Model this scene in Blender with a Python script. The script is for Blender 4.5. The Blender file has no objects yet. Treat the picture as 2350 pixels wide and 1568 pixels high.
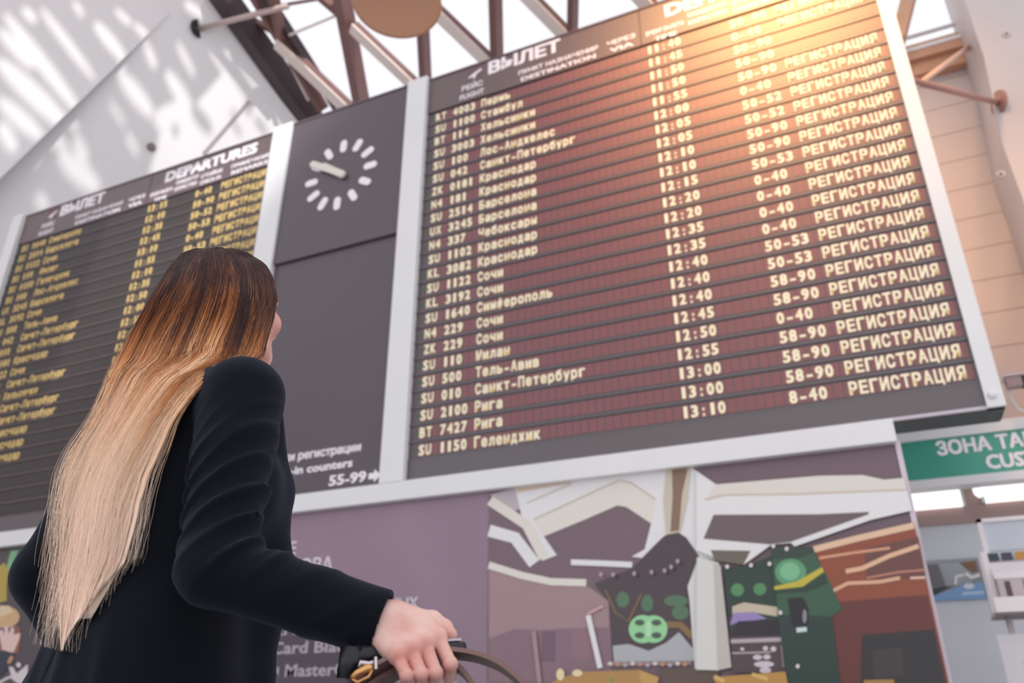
import bpy, bmesh, math, random
import numpy as np
from mathutils import Vector, Matrix

random.seed(7)
rng = np.random.default_rng(7)
SC = bpy.context.scene
COL = SC.collection

# ---------------------------------------------------------------- camera
# board wall lies in the plane y = 6, x runs along it, z is up; 2350 x 1568 frame
FPX = 1828.0
PITCH, YAW, EYE = math.radians(25.4), math.radians(24.07), 0.9
cam = bpy.data.cameras.new('camera')
cam.sensor_width = 36.0
cam.lens = 36.0 * FPX / 2350.0
cam.clip_end = 300
cam.dof.use_dof = True
cam.dof.focus_distance = 1.47
cam.dof.aperture_fstop = 3.6
camo = bpy.data.objects.new('camera', cam)
COL.objects.link(camo)
camo.location = (0, 0, EYE)
camo.rotation_euler = (math.pi / 2 + PITCH, 0, YAW)
SC.camera = camo

# ---------------------------------------------------------------- world, light, exposure
SC.view_settings.view_transform = 'Standard'
SC.view_settings.look = 'None'
SC.view_settings.gamma = 1.0
SC.view_settings.exposure = 0.0
w = bpy.data.worlds.new('daylight')
SC.world = w
w.use_nodes = True
w.node_tree.nodes['Background'].inputs[0].default_value = (0.955, 0.96, 1.0, 1)
w.node_tree.nodes['Background'].inputs[1].default_value = 1.1


def spot(name, loc, aim, color, power, angle, blend, radius):
    l = bpy.data.lights.new(name, 'SPOT')
    l.color = color
    l.energy = power
    l.spot_size = math.radians(angle)
    l.spot_blend = blend
    l.shadow_soft_size = radius
    o = bpy.data.objects.new(name, l)
    COL.objects.link(o)
    o.location = loc
    o.rotation_euler = (Vector(aim) - Vector(loc)).to_track_quat('-Z', 'Y').to_euler()
    return o


# added warm spot imitating the orange lens flare on the board's upper right
spot('flare_spot', (0.25, 1.6, 12.0), (-0.1, 6.0, 8.0), (1.0, 0.50, 0.17), 5400, 46, 1.0, 0.9)
# spot standing for the sun, cut into streaks by an added unseen panel
SUN_FROM = Vector((8.0, -8.0, 18.5))
spot('sun_through_gobo', SUN_FROM, (-10.2, 6.2, 9.6), (1.0, 0.97, 0.92), 21000, 26, 0.3, 0.13)

# ---------------------------------------------------------------- helpers
cp, sp, cy, sy = math.cos(PITCH), math.sin(PITCH), math.cos(YAW), math.sin(YAW)


def ray(px, py):
    r, u, f = px - 1175.0, 784.0 - py, FPX
    x, y, z = r, -u * sp + f * cp, u * cp + f * sp
    return Vector((cy * x - sy * y, sy * x + cy * y, z))


def onY(px, py, Y):
    r = ray(px, py)
    t = Y / r.y
    return (r.x * t, EYE + r.z * t)


def lev(px, py, hf):
    """measured point -> (right, forward, up) in the level frame of the person"""
    r, u = px - 1175.0, 784.0 - py
    y, z = -u * sp + FPX * cp, u * cp + FPX * sp
    t = hf / y
    return np.array((r * t, hf, EYE + z * t))


def lin(c):
    c = c / 255.0
    return c / 12.92 if c <= 0.04045 else ((c + 0.055) / 1.055) ** 2.4


def L(r, g, b):
    return (lin(r), lin(g), lin(b), 1.0)


MATS = {}


def mat(name, rgb, rough=0.5, metal=0.0, spec=0.5, coat=0.0, coat_rough=0.3, var=0.0, vscale=6.0, bump=0.0, bscale=60.0,
        emit=None, estr=0.0, sheen=0.0, sss=0.0):
    if name in MATS:
        return MATS[name]
    m = bpy.data.materials.new(name)
    m.use_nodes = True
    nt = m.node_tree
    p = nt.nodes['Principled BSDF']
    c = L(*rgb)
    p.inputs['Base Color'].default_value = c
    p.inputs['Roughness'].default_value = rough
    p.inputs['Metallic'].default_value = metal
    p.inputs['Specular IOR Level'].default_value = spec
    p.inputs['Coat Weight'].default_value = coat
    p.inputs['Coat Roughness'].default_value = coat_rough
    if coat > 0.55:
        p.inputs['Coat Weight'].default_value = 1.0
        p.inputs['Coat IOR'].default_value = 1.85
    if sheen:
        p.inputs['Sheen Weight'].default_value = sheen
        p.inputs['Sheen Roughness'].default_value = 0.5
        p.inputs['Sheen Tint'].default_value = (0.55, 0.66, 1.0, 1)
    if sss:
        p.inputs['Subsurface Weight'].default_value = sss
        p.inputs['Subsurface Radius'].default_value = (0.012, 0.005, 0.003)
        p.inputs['Subsurface Scale'].default_value = 1.0
    if emit:
        p.inputs['Emission Color'].default_value = L(*emit)
        p.inputs['Emission Strength'].default_value = estr
    if var or bump:
        tc = nt.nodes.new('ShaderNodeTexCoord')
    if var:
        nz = nt.nodes.new('ShaderNodeTexNoise')
        nz.inputs['Scale'].default_value = vscale
        nz.inputs['Detail'].default_value = 4
        nt.links.new(tc.outputs['Object'], nz.inputs['Vector'])
        rp = nt.nodes.new('ShaderNodeValToRGB')
        rp.color_ramp.elements[0].position = 0.3
        rp.color_ramp.elements[1].position = 0.7
        rp.color_ramp.elements[0].color = tuple(x * (1 - var) for x in c[:3]) + (1,)
        rp.color_ramp.elements[1].color = tuple(min(1, x * (1 + var)) for x in c[:3]) + (1,)
        nt.links.new(nz.outputs['Fac'], rp.inputs['Fac'])
        nt.links.new(rp.outputs['Color'], p.inputs['Base Color'])
    if bump:
        n2 = nt.nodes.new('ShaderNodeTexNoise')
        n2.inputs['Scale'].default_value = bscale
        nt.links.new(tc.outputs['Object'], n2.inputs['Vector'])
        bp = nt.nodes.new('ShaderNodeBump')
        bp.inputs['Strength'].default_value = bump
        bp.inputs['Distance'].default_value = 0.002
        nt.links.new(n2.outputs['Fac'], bp.inputs['Height'])
        nt.links.new(bp.outputs['Normal'], p.inputs['Normal'])
    MATS[name] = m
    return m


class MB:
    """collects boxes, polygons, bars and tubes and links them as ONE mesh object"""

    def __init__(self):
        self.v, self.f, self.m, self.mats, self.sm = [], [], [], [], []

    def mi(self, m):
        if m not in self.mats:
            self.mats.append(m)
        return self.mats.index(m)

    def add(self, vs, fs, m, smooth=False):
        b = len(self.v)
        k = self.mi(m)
        self.v += [tuple(p) for p in vs]
        for f in fs:
            self.f.append(tuple(b + i for i in f))
            self.m.append(k)
            self.sm.append(smooth)

    def box(self, x0, x1, y0, y1, z0, z1, m):
        vs = [(x, y, z) for z in (z0, z1) for y in (y0, y1) for x in (x0, x1)]
        self.add(vs, [(0, 1, 5, 4), (2, 6, 7, 3), (0, 4, 6, 2), (1, 3, 7, 5), (4, 5, 7, 6), (0, 2, 3, 1)], m)

    def poly(self, pts, y, m):
        """flat polygon in a y = const plane, facing the hall; pts are (x, z)"""
        a = sum(pts[i][0] * pts[(i + 1) % len(pts)][1] - pts[(i + 1) % len(pts)][0] * pts[i][1] for i in range(len(pts)))
        if a < 0:
            pts = pts[::-1]
        self.add([(p[0], y, p[1]) for p in pts], [tuple(range(len(pts)))], m)

    def bar(self, a, b, wd, ht, m, up=(0, 0, 1)):
        a, b = Vector(a), Vector(b)
        d = (b - a).normalized()
        s = d.cross(Vector(up)).normalized()
        t = s.cross(d)
        vs = []
        for p in (a, b):
            for i, j in ((-1, -1), (1, -1), (1, 1), (-1, 1)):
                vs.append(p + s * (i * wd / 2) + t * (j * ht / 2))
        self.add(vs, [(0, 1, 2, 3), (7, 6, 5, 4), (0, 4, 5, 1), (1, 5, 6, 2), (2, 6, 7, 3), (3, 7, 4, 0)], m)

    def tube(self, pts, r, m, n=12, rs=None):
        pts = [Vector(p) for p in pts]
        rings = []
        d0 = (pts[1] - pts[0]).normalized()
        s = d0.orthogonal().normalized()
        for i, p in enumerate(pts):
            d = (pts[min(i + 1, len(pts) - 1)] - pts[max(i - 1, 0)]).normalized()
            s = (s - d * s.dot(d)).normalized()
            t = d.cross(s)
            rr = rs[i] if rs else r
            rings.append([p + (s * math.cos(2 * math.pi * k / n) + t * math.sin(2 * math.pi * k / n)) * rr for k in range(n)])
        vs = [q for rg in rings for q in rg]
        fs = []
        for i in range(len(pts) - 1):
            for k in range(n):
                fs.append((i * n + k, i * n + (k + 1) % n, (i + 1) * n + (k + 1) % n, (i + 1) * n + k))
        fs.append(tuple(range(n))[::-1])
        fs.append(tuple((len(pts) - 1) * n + k for k in range(n)))
        self.add(vs, fs, m, True)

    def lathe(self, prof, c, m, n=40, axis='z'):
        vs, fs = [], []
        for r, h in prof:
            for k in range(n):
                a = 2 * math.pi * k / n
                p = (r * math.cos(a), r * math.sin(a), h)
                if axis == 'y':
                    p = (p[0], -p[2], p[1])
                elif axis == 'x':
                    p = (p[2], p[0], p[1])
                vs.append((c[0] + p[0], c[1] + p[1], c[2] + p[2]))
        q = len(prof)
        for i in range(q - 1):
            for k in range(n):
                fs.append((i * n + k, i * n + (k + 1) % n, (i + 1) * n + (k + 1) % n, (i + 1) * n + k))
        fs.append(tuple(range(n))[::-1])
        fs.append(tuple((q - 1) * n + k for k in range(n)))
        self.add(vs, fs, m, True)

    def build(self, name, parent=None, loc=(0, 0, 0), recalc=False):
        me = bpy.data.meshes.new(name)
        me.from_pydata([tuple(np.subtract(p, loc)) for p in self.v], [], self.f)
        for m in self.mats:
            me.materials.append(m)
        me.polygons.foreach_set('material_index', self.m)
        me.polygons.foreach_set('use_smooth', self.sm)
        if recalc:
            bm = bmesh.new()
            bm.from_mesh(me)
            bmesh.ops.recalc_face_normals(bm, faces=bm.faces)
            bm.to_mesh(me)
            bm.free()
        me.update()
        o = bpy.data.objects.new(name, me)
        COL.objects.link(o)
        o.location = loc
        if parent:
            o.parent = parent
            o.location = tuple(np.subtract(loc, parent_base(parent)))
        return o


def parent_base(p):
    return tuple(p.location) if p.parent is None else tuple(np.add(p.location, parent_base(p.parent)))


def tag(o, label=None, cat=None, group=None, kind=None):
    if label:
        o['label'] = label
    if cat:
        o['category'] = cat
    if group:
        o['group'] = group
    if kind:
        o['kind'] = kind
    return o


def thing(name, label, cat, loc, group=None, rz=0.0):
    o = bpy.data.objects.new(name, None)
    COL.objects.link(o)
    o.location = loc
    o.rotation_euler = (0, 0, rz)
    o.empty_display_size = 0.1
    return tag(o, label, cat, group)


def struct(mb, name, label=None, cat=None):
    return tag(mb.build(name), label, cat, None, 'structure')


# ---- lettering: outlines of Blender's built-in face turned into flat meshes
CAP = 0.727
_tc = {}


def text_geo(s, bold=0.0):
    """flat outline of a line of text; weight is added by laying shifted copies over each other"""
    key = (s, bold)
    if key in _tc:
        return _tc[key]
    cu = bpy.data.curves.new('t', 'FONT')
    cu.body = s
    cu.resolution_u = 2
    cu.offset = 0.008
    o = bpy.data.objects.new('t', cu)
    COL.objects.link(o)
    dg = bpy.context.evaluated_depsgraph_get()
    dg.update()
    me = o.evaluated_get(dg).to_mesh()
    v0 = [(v.co.x, v.co.y) for v in me.vertices]
    f0 = [tuple(p.vertices) for p in me.polygons]
    o.evaluated_get(dg).to_mesh_clear()
    bpy.data.objects.remove(o)
    bpy.data.curves.remove(cu)
    vs, fs = [], []
    for q, (dx, dz) in enumerate(((-1, -1), (1, -1), (1, 1), (-1, 1)) if bold > 0.012 else ((0, 0),)):
        n = len(vs)
        vs += [(x + dx * bold * 0.8, z + dz * bold * 0.55, 0.0005 * q) for x, z in v0]
        fs += [tuple(n + i for i in f) for f in f0]
    _tc[key] = (vs, fs)
    return vs, fs


def put_text(mb, s, x0, z0, capz, y, m, bold=0.012, x1=None, align='l'):
    """one line of lettering in a y = const plane; base line z0, capital height capz; stretched to x1 if given"""
    vs, fs = text_geo(s, bold)
    if not vs:
        return x0
    k = capz / CAP
    mn, mx = min(v[0] for v in vs), max(v[0] for v in vs)
    kx = (x1 - x0) / (mx - mn) if x1 is not None else k
    if align == 'c':
        x0 -= (mx - mn) * kx / 2
    if align == 'r':
        x0 -= (mx - mn) * kx
    mb.add([(x0 + (v[0] - mn) * kx, y - v[2], z0 + v[1] * k) for v in vs], fs, m)
    return x0 + (mx - mn) * kx


# ---------------------------------------------------------------- materials
WHITE = mat('white_powder_coat', (238, 238, 240), 0.35, spec=0.4, var=0.02, vscale=1.5)
WALLW = mat('white_wall_panel', (208, 196, 194), 0.5, spec=0.35, var=0.03, vscale=1.2)
VAULT = mat('white_vault_plaster', (240, 238, 240), 0.6, spec=0.3, var=0.02, vscale=0.8)
BOARD = mat('board_casing', (72, 60, 66), 0.42, coat=0.6, coat_rough=0.56, var=0.05, vscale=1.0)
HEADM = mat('board_header', (86, 58, 62), 0.42, coat=0.6, coat_rough=0.56, var=0.05, vscale=1.0)
SLAT = mat('board_slat', (66, 55, 64), 0.4, coat=0.6, coat_rough=0.56)
GROOVE = mat('board_groove', (46, 34, 44), 0.5, coat=0.5, coat_rough=0.5)
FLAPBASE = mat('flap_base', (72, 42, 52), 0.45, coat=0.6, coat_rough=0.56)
FLAP = mat('red_tinted_flap', (122, 34, 44), 0.45, coat=0.6, coat_rough=0.56)  # same flaps as the brown ones, with the red flare tint put into the colour
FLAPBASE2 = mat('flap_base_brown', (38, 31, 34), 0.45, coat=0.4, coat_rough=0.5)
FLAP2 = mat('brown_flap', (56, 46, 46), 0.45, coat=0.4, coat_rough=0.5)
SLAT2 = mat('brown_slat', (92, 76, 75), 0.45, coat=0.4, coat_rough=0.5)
CREAM = mat('cream_letter', (250, 240, 208), 0.5, emit=(250, 236, 200), estr=0.12)  # painted letters, lifted by a weak added emission
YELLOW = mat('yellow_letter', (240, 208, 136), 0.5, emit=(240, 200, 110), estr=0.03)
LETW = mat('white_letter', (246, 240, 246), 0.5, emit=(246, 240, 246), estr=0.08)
GREEND = mat('green_marker', (62, 112, 80), 0.5)
STEEL = mat('brown_steel', (118, 84, 80), 0.5, spec=0.4, var=0.08, vscale=3)
STEELD = mat('dark_steel', (62, 48, 52), 0.55, var=0.1, vscale=3)
STEELW = mat('pale_steel', (226, 210, 202), 0.5)
DARK = mat('black_plastic', (26, 26, 32), 0.35)

# ---------------------------------------------------------------- hall shell
FLOORM = mat('grey_terrazzo', (196, 192, 192), 0.35, var=0.08, vscale=9)
b = MB()
b.box(-18, 8, -6, 12, -0.2, 0.0, FLOORM)
struct(b, 'floor')
b = MB()
b.box(-13.5, 0.24, 6.16, 6.4, 0.0, 2.66, mat('wall_grey', (120, 112, 118), 0.6))
struct(b, 'wall_board')
b = MB()
b.box(-14.6, -14.4, -6, 12, 0.0, 9.0, VAULT)
struct(b, 'wall_left')

# right hand back wall with horizontal cladding boards
b = MB()
z = 2.95
k = 0
while z < 8.5:
    h = 0.42
    b.box(0.6, 7.0, 9.5, 9.7, z + 0.008, min(z + h, 8.5), WALLW)
    z += h
b.box(0.6, 7.0, 9.53, 9.75, 2.95, 8.5, mat('wall_joint', (200, 184, 178), 0.6))
struct(b, 'wall_back')

# ceiling vault: a sloping white shell on the left, upper leaf overlapping the lower one
RP0 = Vector((onY(1140, 130, 7.2)[0], 7.2, onY(1140, 130, 7.2)[1]))
RN = Vector((0.3942, 0.4492, 0.8018)).normalized()
RN.normalize()


def onP(px, py, P, n):
    r = ray(px, py)
    o = Vector((0, 0, EYE))
    return o + r * ((P - o).dot(n) / r.dot(n))


VA, VB = onP(500, 0, RP0, RN), onP(712, 268, RP0, RN)
c0 = onY(0, 600, 6.7)
VC = Vector((c0[0], 6.7, c0[1]))
VN = (VB - VA).cross(VC - VA).normalized()
if VN.dot(Vector((0, 0, EYE)) - VA) < 0:
    VN = -VN
ed = (VA - VB).normalized()
dn = VN.cross(ed)
if dn.dot(VC - VA) < 0:
    dn = -dn


def vpt(s, t, off=0.0):
    """point of the vault: s metres along its upper edge from VB towards the camera, t metres down from the edge"""
    return VB + ed * s + dn * t + VN * off


b = MB()
q = [vpt(-2.5, 0), vpt(9, 0), vpt(9, 9), vpt(-2.5, 9)]
q2 = [p - VN * 0.3 for p in q]
b.add(q + q2, [(0, 1, 2, 3), (7, 6, 5, 4), (0, 4, 5, 1), (1, 5, 6, 2), (2, 6, 7, 3), (3, 7, 4, 0)], VAULT)
ceil = tag(b.build('ceiling', recalc=True), kind='structure')

# the upper leaf of the vault: its lower edge is the long crease
def vst(px, py):
    p = onP(px, py, VA, VN)
    d = p - VB
    return d.dot(ed), d.dot(dn)


b = MB()
c1, c2 = vst(388, 32), vst(-30, 462)
dv = (c2[0] - c1[0], c2[1] - c1[1])
far = (c1[0] + dv[0] * 2.6, c1[1] + dv[1] * 2.6)
pts = [c1, (c1[0] + dv[0] * 0.5, c1[1] + dv[1] * 0.5), (c1[0] + dv[0], c1[1] + dv[1]), far, (far[0] + 3, far[1] - 1.0), (c1[0] + 5.5, c1[1])]
offs = [0.02, 0.2, 0.42, 0.8, 0.8, 0.02]
vs = [vpt(s, t, o) for (s, t), o in zip(pts, offs)] + [vpt(s, t, o - 0.06) for (s, t), o in zip(pts, offs)]
n = len(pts)
b.add(vs, [tuple(range(n)), tuple(range(2 * n - 1, n - 1, -1))] + [(i, (i + 1) % n, n + (i + 1) % n, n + i) for i in range(n)], VAULT)
tag(b.build('ceiling_leaf', recalc=True), kind='structure')
# short seam lower down and two anchor studs
b = MB()
s1, s2 = vst(572, 232), vst(468, 352)
b.bar(vpt(*s1, 0.01), vpt(*s2, 0.01), 0.05, 0.03, mat('seam_grey', (172, 164, 168), 0.6), up=VN)
b.build('seam', ceil)
for (px, py, r) in ((348, 338, 0.07),):
    s, t = vst(px, py)
    b = MB()
    b.tube([vpt(s, t, 0.0), vpt(s, t, 0.05)], r, mat('stud_grey', (140, 128, 124), 0.5))
    b.build('anchor_stud', ceil)

# added unseen panel, its holes shaped to throw the bright streaks on the vault
streaks = [((95, 45), (215, 205), 26), ((12, 70), (180, 290), 40), ((0, 190), (150, 330), 60), ((170, 20), (190, 52), 16), ((222, 70), (285, 150), 34),
           ((268, 30), (300, 62), 18), ((312, 62), (340, 92), 20), ((338, 95), (358, 145), 22), ((280, 160), (350, 255), 42), ((388, 160), (440, 245), 34),
           ((448, 240), (482, 292), 36), ((410, 90), (448, 165), 16), ((485, 110), (572, 232), 22), ((555, 140), (638, 272), 20), ((520, 108), (532, 128), 18),
           ((585, 150), (595, 165), 16), ((568, 236), (576, 252), 26), ((535, 245), (540, 255), 18), ((535, 270), (555, 302), 22), ((590, 265), (612, 298), 28),
           ((0, 110), (70, 190), 34), ((0, 285), (85, 360), 50), ((0, 345), (25, 400), 40), ((358, 250), (370, 288), 18), ((295, 300), (318, 345), 16),
           ((402, 278), (408, 305), 18), ((150, 350), (220, 420), 60), ((178, 310), (200, 360), 28), ((92, 440), (108, 470), 30), ((430, 0), (470, 30), 26),
           ((470, 0), (490, 15), 20), ((498, 25), (515, 60), 30), ((648, 283), (652, 290), 26), ((55, 50), (78, 75), 26), ((255, 225), (290, 280), 12)]
GC = vpt(3.2, 3.0) + (SUN_FROM - vpt(3.2, 3.0)).normalized() * 8.5
GN = (SUN_FROM - GC).normalized()
GU = GN.orthogonal().normalized()
GV = GN.cross(GU)


def gobo(px, py):
    p = onP(px, py, VA, VN) + VN * 0.05
    d = p - SUN_FROM
    q = SUN_FROM + d * ((GC - SUN_FROM).dot(GN) / d.dot(GN))
    return (q - GC).dot(GU), (q - GC).dot(GV)


cu = bpy.data.curves.new('gobo_outline', 'CURVE')
cu.dimensions = '2D'
cu.fill_mode = 'BOTH'


def spl(pts):
    s = cu.splines.new('POLY')
    s.points.add(len(pts) - 1)
    for p, q in zip(s.points, pts):
        p.co = (q[0], q[1], 0, 1)
    s.use_cyclic_u = True


spl([(-6, -6), (6, -6), (6, 6), (-6, 6)])
for (a, c, wd) in streaks:
    a, c = Vector(a), Vector(c)
    d = (c - a).normalized()
    nn = Vector((-d.y, d.x))
    mid, hl, hw = (a + c) / 2, (c - a).length / 2 + wd * 0.25, wd * (0.42 if a.x < 470 else 0.27)
    spl([gobo(*(mid + d * (hl * math.cos(t)) + nn * (hw * math.sin(t)))) for t in np.linspace(0, 2 * math.pi, 14, endpoint=False)])
co = bpy.data.objects.new('gobo_tmp', cu)
COL.objects.link(co)
dg = bpy.context.evaluated_depsgraph_get()
dg.update()
me = bpy.data.meshes.new_from_object(co.evaluated_get(dg))
bpy.data.objects.remove(co)
me.name = 'streak_gobo'
me.materials.clear()
me.materials.append(STEELW)
go = bpy.data.objects.new('streak_gobo', me)
COL.objects.link(go)
go.matrix_world = Matrix.Translation(GC) @ Matrix((GU, GV, GN)).transposed().to_4x4()
tag(go, kind='structure')

# skylight glass over the triangulated roof grid
gl = bpy.data.materials.new('roof_glass')
gl.use_nodes = True
nt = gl.node_tree
nt.nodes.clear()
o_ = nt.nodes.new('ShaderNodeOutputMaterial')
mx = nt.nodes.new('ShaderNodeMixShader')
tr = nt.nodes.new('ShaderNodeBsdfTransparent')
tr.inputs[0].default_value = (0.995, 0.99, 1.0, 1)
gs = nt.nodes.new('ShaderNodeBsdfGlossy')
gs.inputs['Roughness'].default_value = 0.1
mx.inputs[0].default_value = 0.02
nt.links.new(tr.outputs[0], mx.inputs[1])
nt.links.new(gs.outputs[0], mx.inputs[2])
nt.links.new(mx.outputs[0], o_.inputs[0])
b = MB()
g = [onP(620, -40, RP0, RN), onP(1560, -40, RP0, RN), onP(1500, 120, RP0, RN), onP(700, 330, RP0, RN)]
g = [p + RN * 0.2 for p in g]
g2 = [p + RN * 0.03 for p in g]
b.add(g + g2, [(0, 1, 2, 3), (7, 6, 5, 4), (0, 4, 5, 1), (1, 5, 6, 2), (2, 6, 7, 3), (3, 7, 4, 0)], gl)
struct(b, 'window_1')


def beam(a, c, wd, ht, m, lift=0.0, flange=None):
    A, C = onP(*a, RP0, RN) + RN * lift, onP(*c, RP0, RN) + RN * lift
    e = (C - A).normalized()
    bb = MB()
    bb.bar(A, C, wd, ht, m, up=RN)
    if flange:
        bb.bar(A - RN * (ht / 2), C - RN * (ht / 2), wd * 1.45, 0.03, flange, up=RN)
    return struct(bb, 'roof_beam')


# members running up the slope
beam((775, -60), (832, 250), 0.17, 0.22, STEEL)
beam((966, -30), (978, 215), 0.11, 0.16, STEEL)
beam((1136, -40), (1141, 160), 0.11, 0.16, STEEL)
beam((1316, -40), (1313, 110), 0.08, 0.14, STEEL)
beam((622, -40), (650, 110), 0.12, 0.14, STEEL)
# diagonals; a pale strip underneath stands for their lit side
beam((735, -10), (800, 46), 0.10, 0.14, STEEL, flange=None)
beam((812, 60), (965, 205), 0.12, 0.14, STEEL, 0.0, STEELW)
beam((1000, 20), (1130, 145), 0.12, 0.14, STEEL, 0.0, STEELW)
beam((1205, -20), (1305, 82), 0.11, 0.14, STEEL, 0.0, STEELW)
beam((640, 95), (812, 258), 0.15, 0.16, STEEL, 0.0, STEELW)
beam((1455, -30), (1500, 20), 0.11, 0.14, STEEL, 0.0, STEELW)
# heavy dark edge girder beside the vault, with lattice bars
beam((492, -40), (722, 282), 0.30, 0.34, STEELD, -0.02)
beam((560, -40), (738, 255), 0.09, 0.2, STEEL, 0.05)
beam((590, -20), (770, 262), 0.08, 0.16, STEELD, 0.1)
beam((520, 30), (640, 95), 0.07, 0.1, STEEL, 0.15)
beam((655, 120), (710, 230), 0.06, 0.1, STEELW, 0.02)
beam((640, 15), (740, -2), 0.04, 0.05, STEEL, 0.05)
beam((655, 85), (775, 35), 0.04, 0.05, STEELW, 0.05)


def rod(name, label, pts, r, m, disc=None, disc_m=None):
    pts = [Vector(p) for p in pts]
    t = thing(name, label, 'rod', pts[0])
    t['kind'] = 'structure'
    b = MB()
    b.tube(pts, r, m)
    b.build('bar', t)
    if disc:
        b = MB()
        d = (pts[1] - pts[0]).normalized()
        nrm = disc[1]
        b.tube([pts[0] - nrm * 0.02, pts[0] + nrm * 0.015], disc[0], disc_m or m, n=20)
        b.build('flange', t)
    return t


s, t_ = vst(455, 66)
rod('strut_rod', 'thin steel strut with a black round base standing on the white vault', [vpt(s, t_, 0.0), onP(660, 14, RP0, RN)], 0.045,
    mat('strut_steel', (190, 168, 164), 0.4), (0.15, (onP(660, 14, RP0, RN) - vpt(s, t_)).normalized()), DARK)

# ---------------------------------------------------------------- boards
CH, ROW0, PITCHZ = 0.0711, 3.108, 0.1677
glyph_cache = {}


def put_cells(mb, s, x0, zc, y, m):
    """split-flap lettering: each character fitted to its own flap"""
    for i, ch in enumerate(s):
        if ch == ' ':
            continue
        vs, fs = text_geo(ch, 0.042)
        k = 0.098 / CAP
        mn, mx = min(v[0] for v in vs), max(v[0] for v in vs)
        wd = mx - mn
        if ch in '1I:.-l':
            tw = {'1': 0.03, 'I': 0.02, ':': 0.018, '-': 0.045}.get(ch, 0.03)
        else:
            tw = 0.058
        kx = tw / wd
        x = x0 + i * CH + (0.058 - tw) / 2
        mb.add([(x + (v[0] - mn) * kx, y - v[2], zc - 0.049 + v[1] * k) for v in vs], fs, m)


FLIGHTS = [('RT', '4003', 'Пермь', '11:40', '50-90', 'РЕГИСТРАЦИЯ'), ('SU', '1 100', 'Стамбул', '11:45', '0-40', 'РЕГИСТРАЦИЯ'),
           ('BT', '114', 'Хельсинки', '11:50', '50-90', ''), ('SU', '3003', 'Хельсинки', '11:50', '50-90', ''),
           ('SU', '100', 'Лос-Анджелес', '11:55', '50-90', 'РЕГИСТРАЦИЯ'), ('SU', '042', 'Санкт-Петербург', '12:00', '0-40', 'РЕГИСТРАЦИЯ'),
           ('ZK', '0181', 'Краснодар', '12:05', '50-52', 'РЕГИСТРАЦИЯ'), ('N4', '181', 'Краснодар', '12:05', '50-52', 'РЕГИСТРАЦИЯ'),
           ('SU', '2514', 'Барселона', '12:10', '50-90', 'РЕГИСТРАЦИЯ'), ('UX', '3245', 'Барселона', '12:10', '50-90', 'РЕГИСТРАЦИЯ'),
           ('N4', '337', 'Чебоксары', '12:15', '50-53', 'РЕГИСТРАЦИЯ'), ('SU', '1102', 'Краснодар', '12:20', '0-40', 'РЕГИСТРАЦИЯ'),
           ('KL', '3082', 'Краснодар', '12:20', '0-40', 'РЕГИСТРАЦИЯ'), ('SU', '1122', 'Сочи', '12:35', '0-40', 'РЕГИСТРАЦИЯ'),
           ('KL', '3192', 'Сочи', '12:35', '0-40', 'РЕГИСТРАЦИЯ'), ('SU', '1640', 'Симферополь', '12:40', '50-53', 'РЕГИСТРАЦИЯ'),
           ('N4', '229', 'Сочи', '12:40', '50-53', 'РЕГИСТРАЦИЯ'), ('ZK', '229', 'Сочи', '12:40', '50-90', 'РЕГИСТРАЦИЯ'),
           ('SU', '110', 'Милан', '12:45', '50-90', 'РЕГИСТРАЦИЯ'), ('SU', '500', 'Тель-Авив', '12:50', '0-40', 'РЕГИСТРАЦИЯ'),
           ('SU', '010', 'Санкт-Петербург', '12:55', '50-90', 'РЕГИСТРАЦИЯ'), ('SU', '2100', 'Рига', '13:00', '50-90', 'РЕГИСТРАЦИЯ'),
           ('BT', '7427', 'Рига', '13:00', '0-40', 'РЕГИСТРАЦИЯ'), ('SU', '1150', 'Геленджик', '13:10', '', '')]
# the lowest rows carry the gates of the photograph: shift as read there
GATES = ['50-90', '0-40', '50-90', '50-90', '50-90', '0-40', '50-52', '50-52', '50-90', '50-90', '50-53', '0-40', '0-40', '0-40', '0-40', '50-53',
         '50-53', '58-90', '58-90', '0-40', '58-90', '58-90', '58-90', '8-40']
STAT = [1, 1, 0, 0] + [1] * 20


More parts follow.
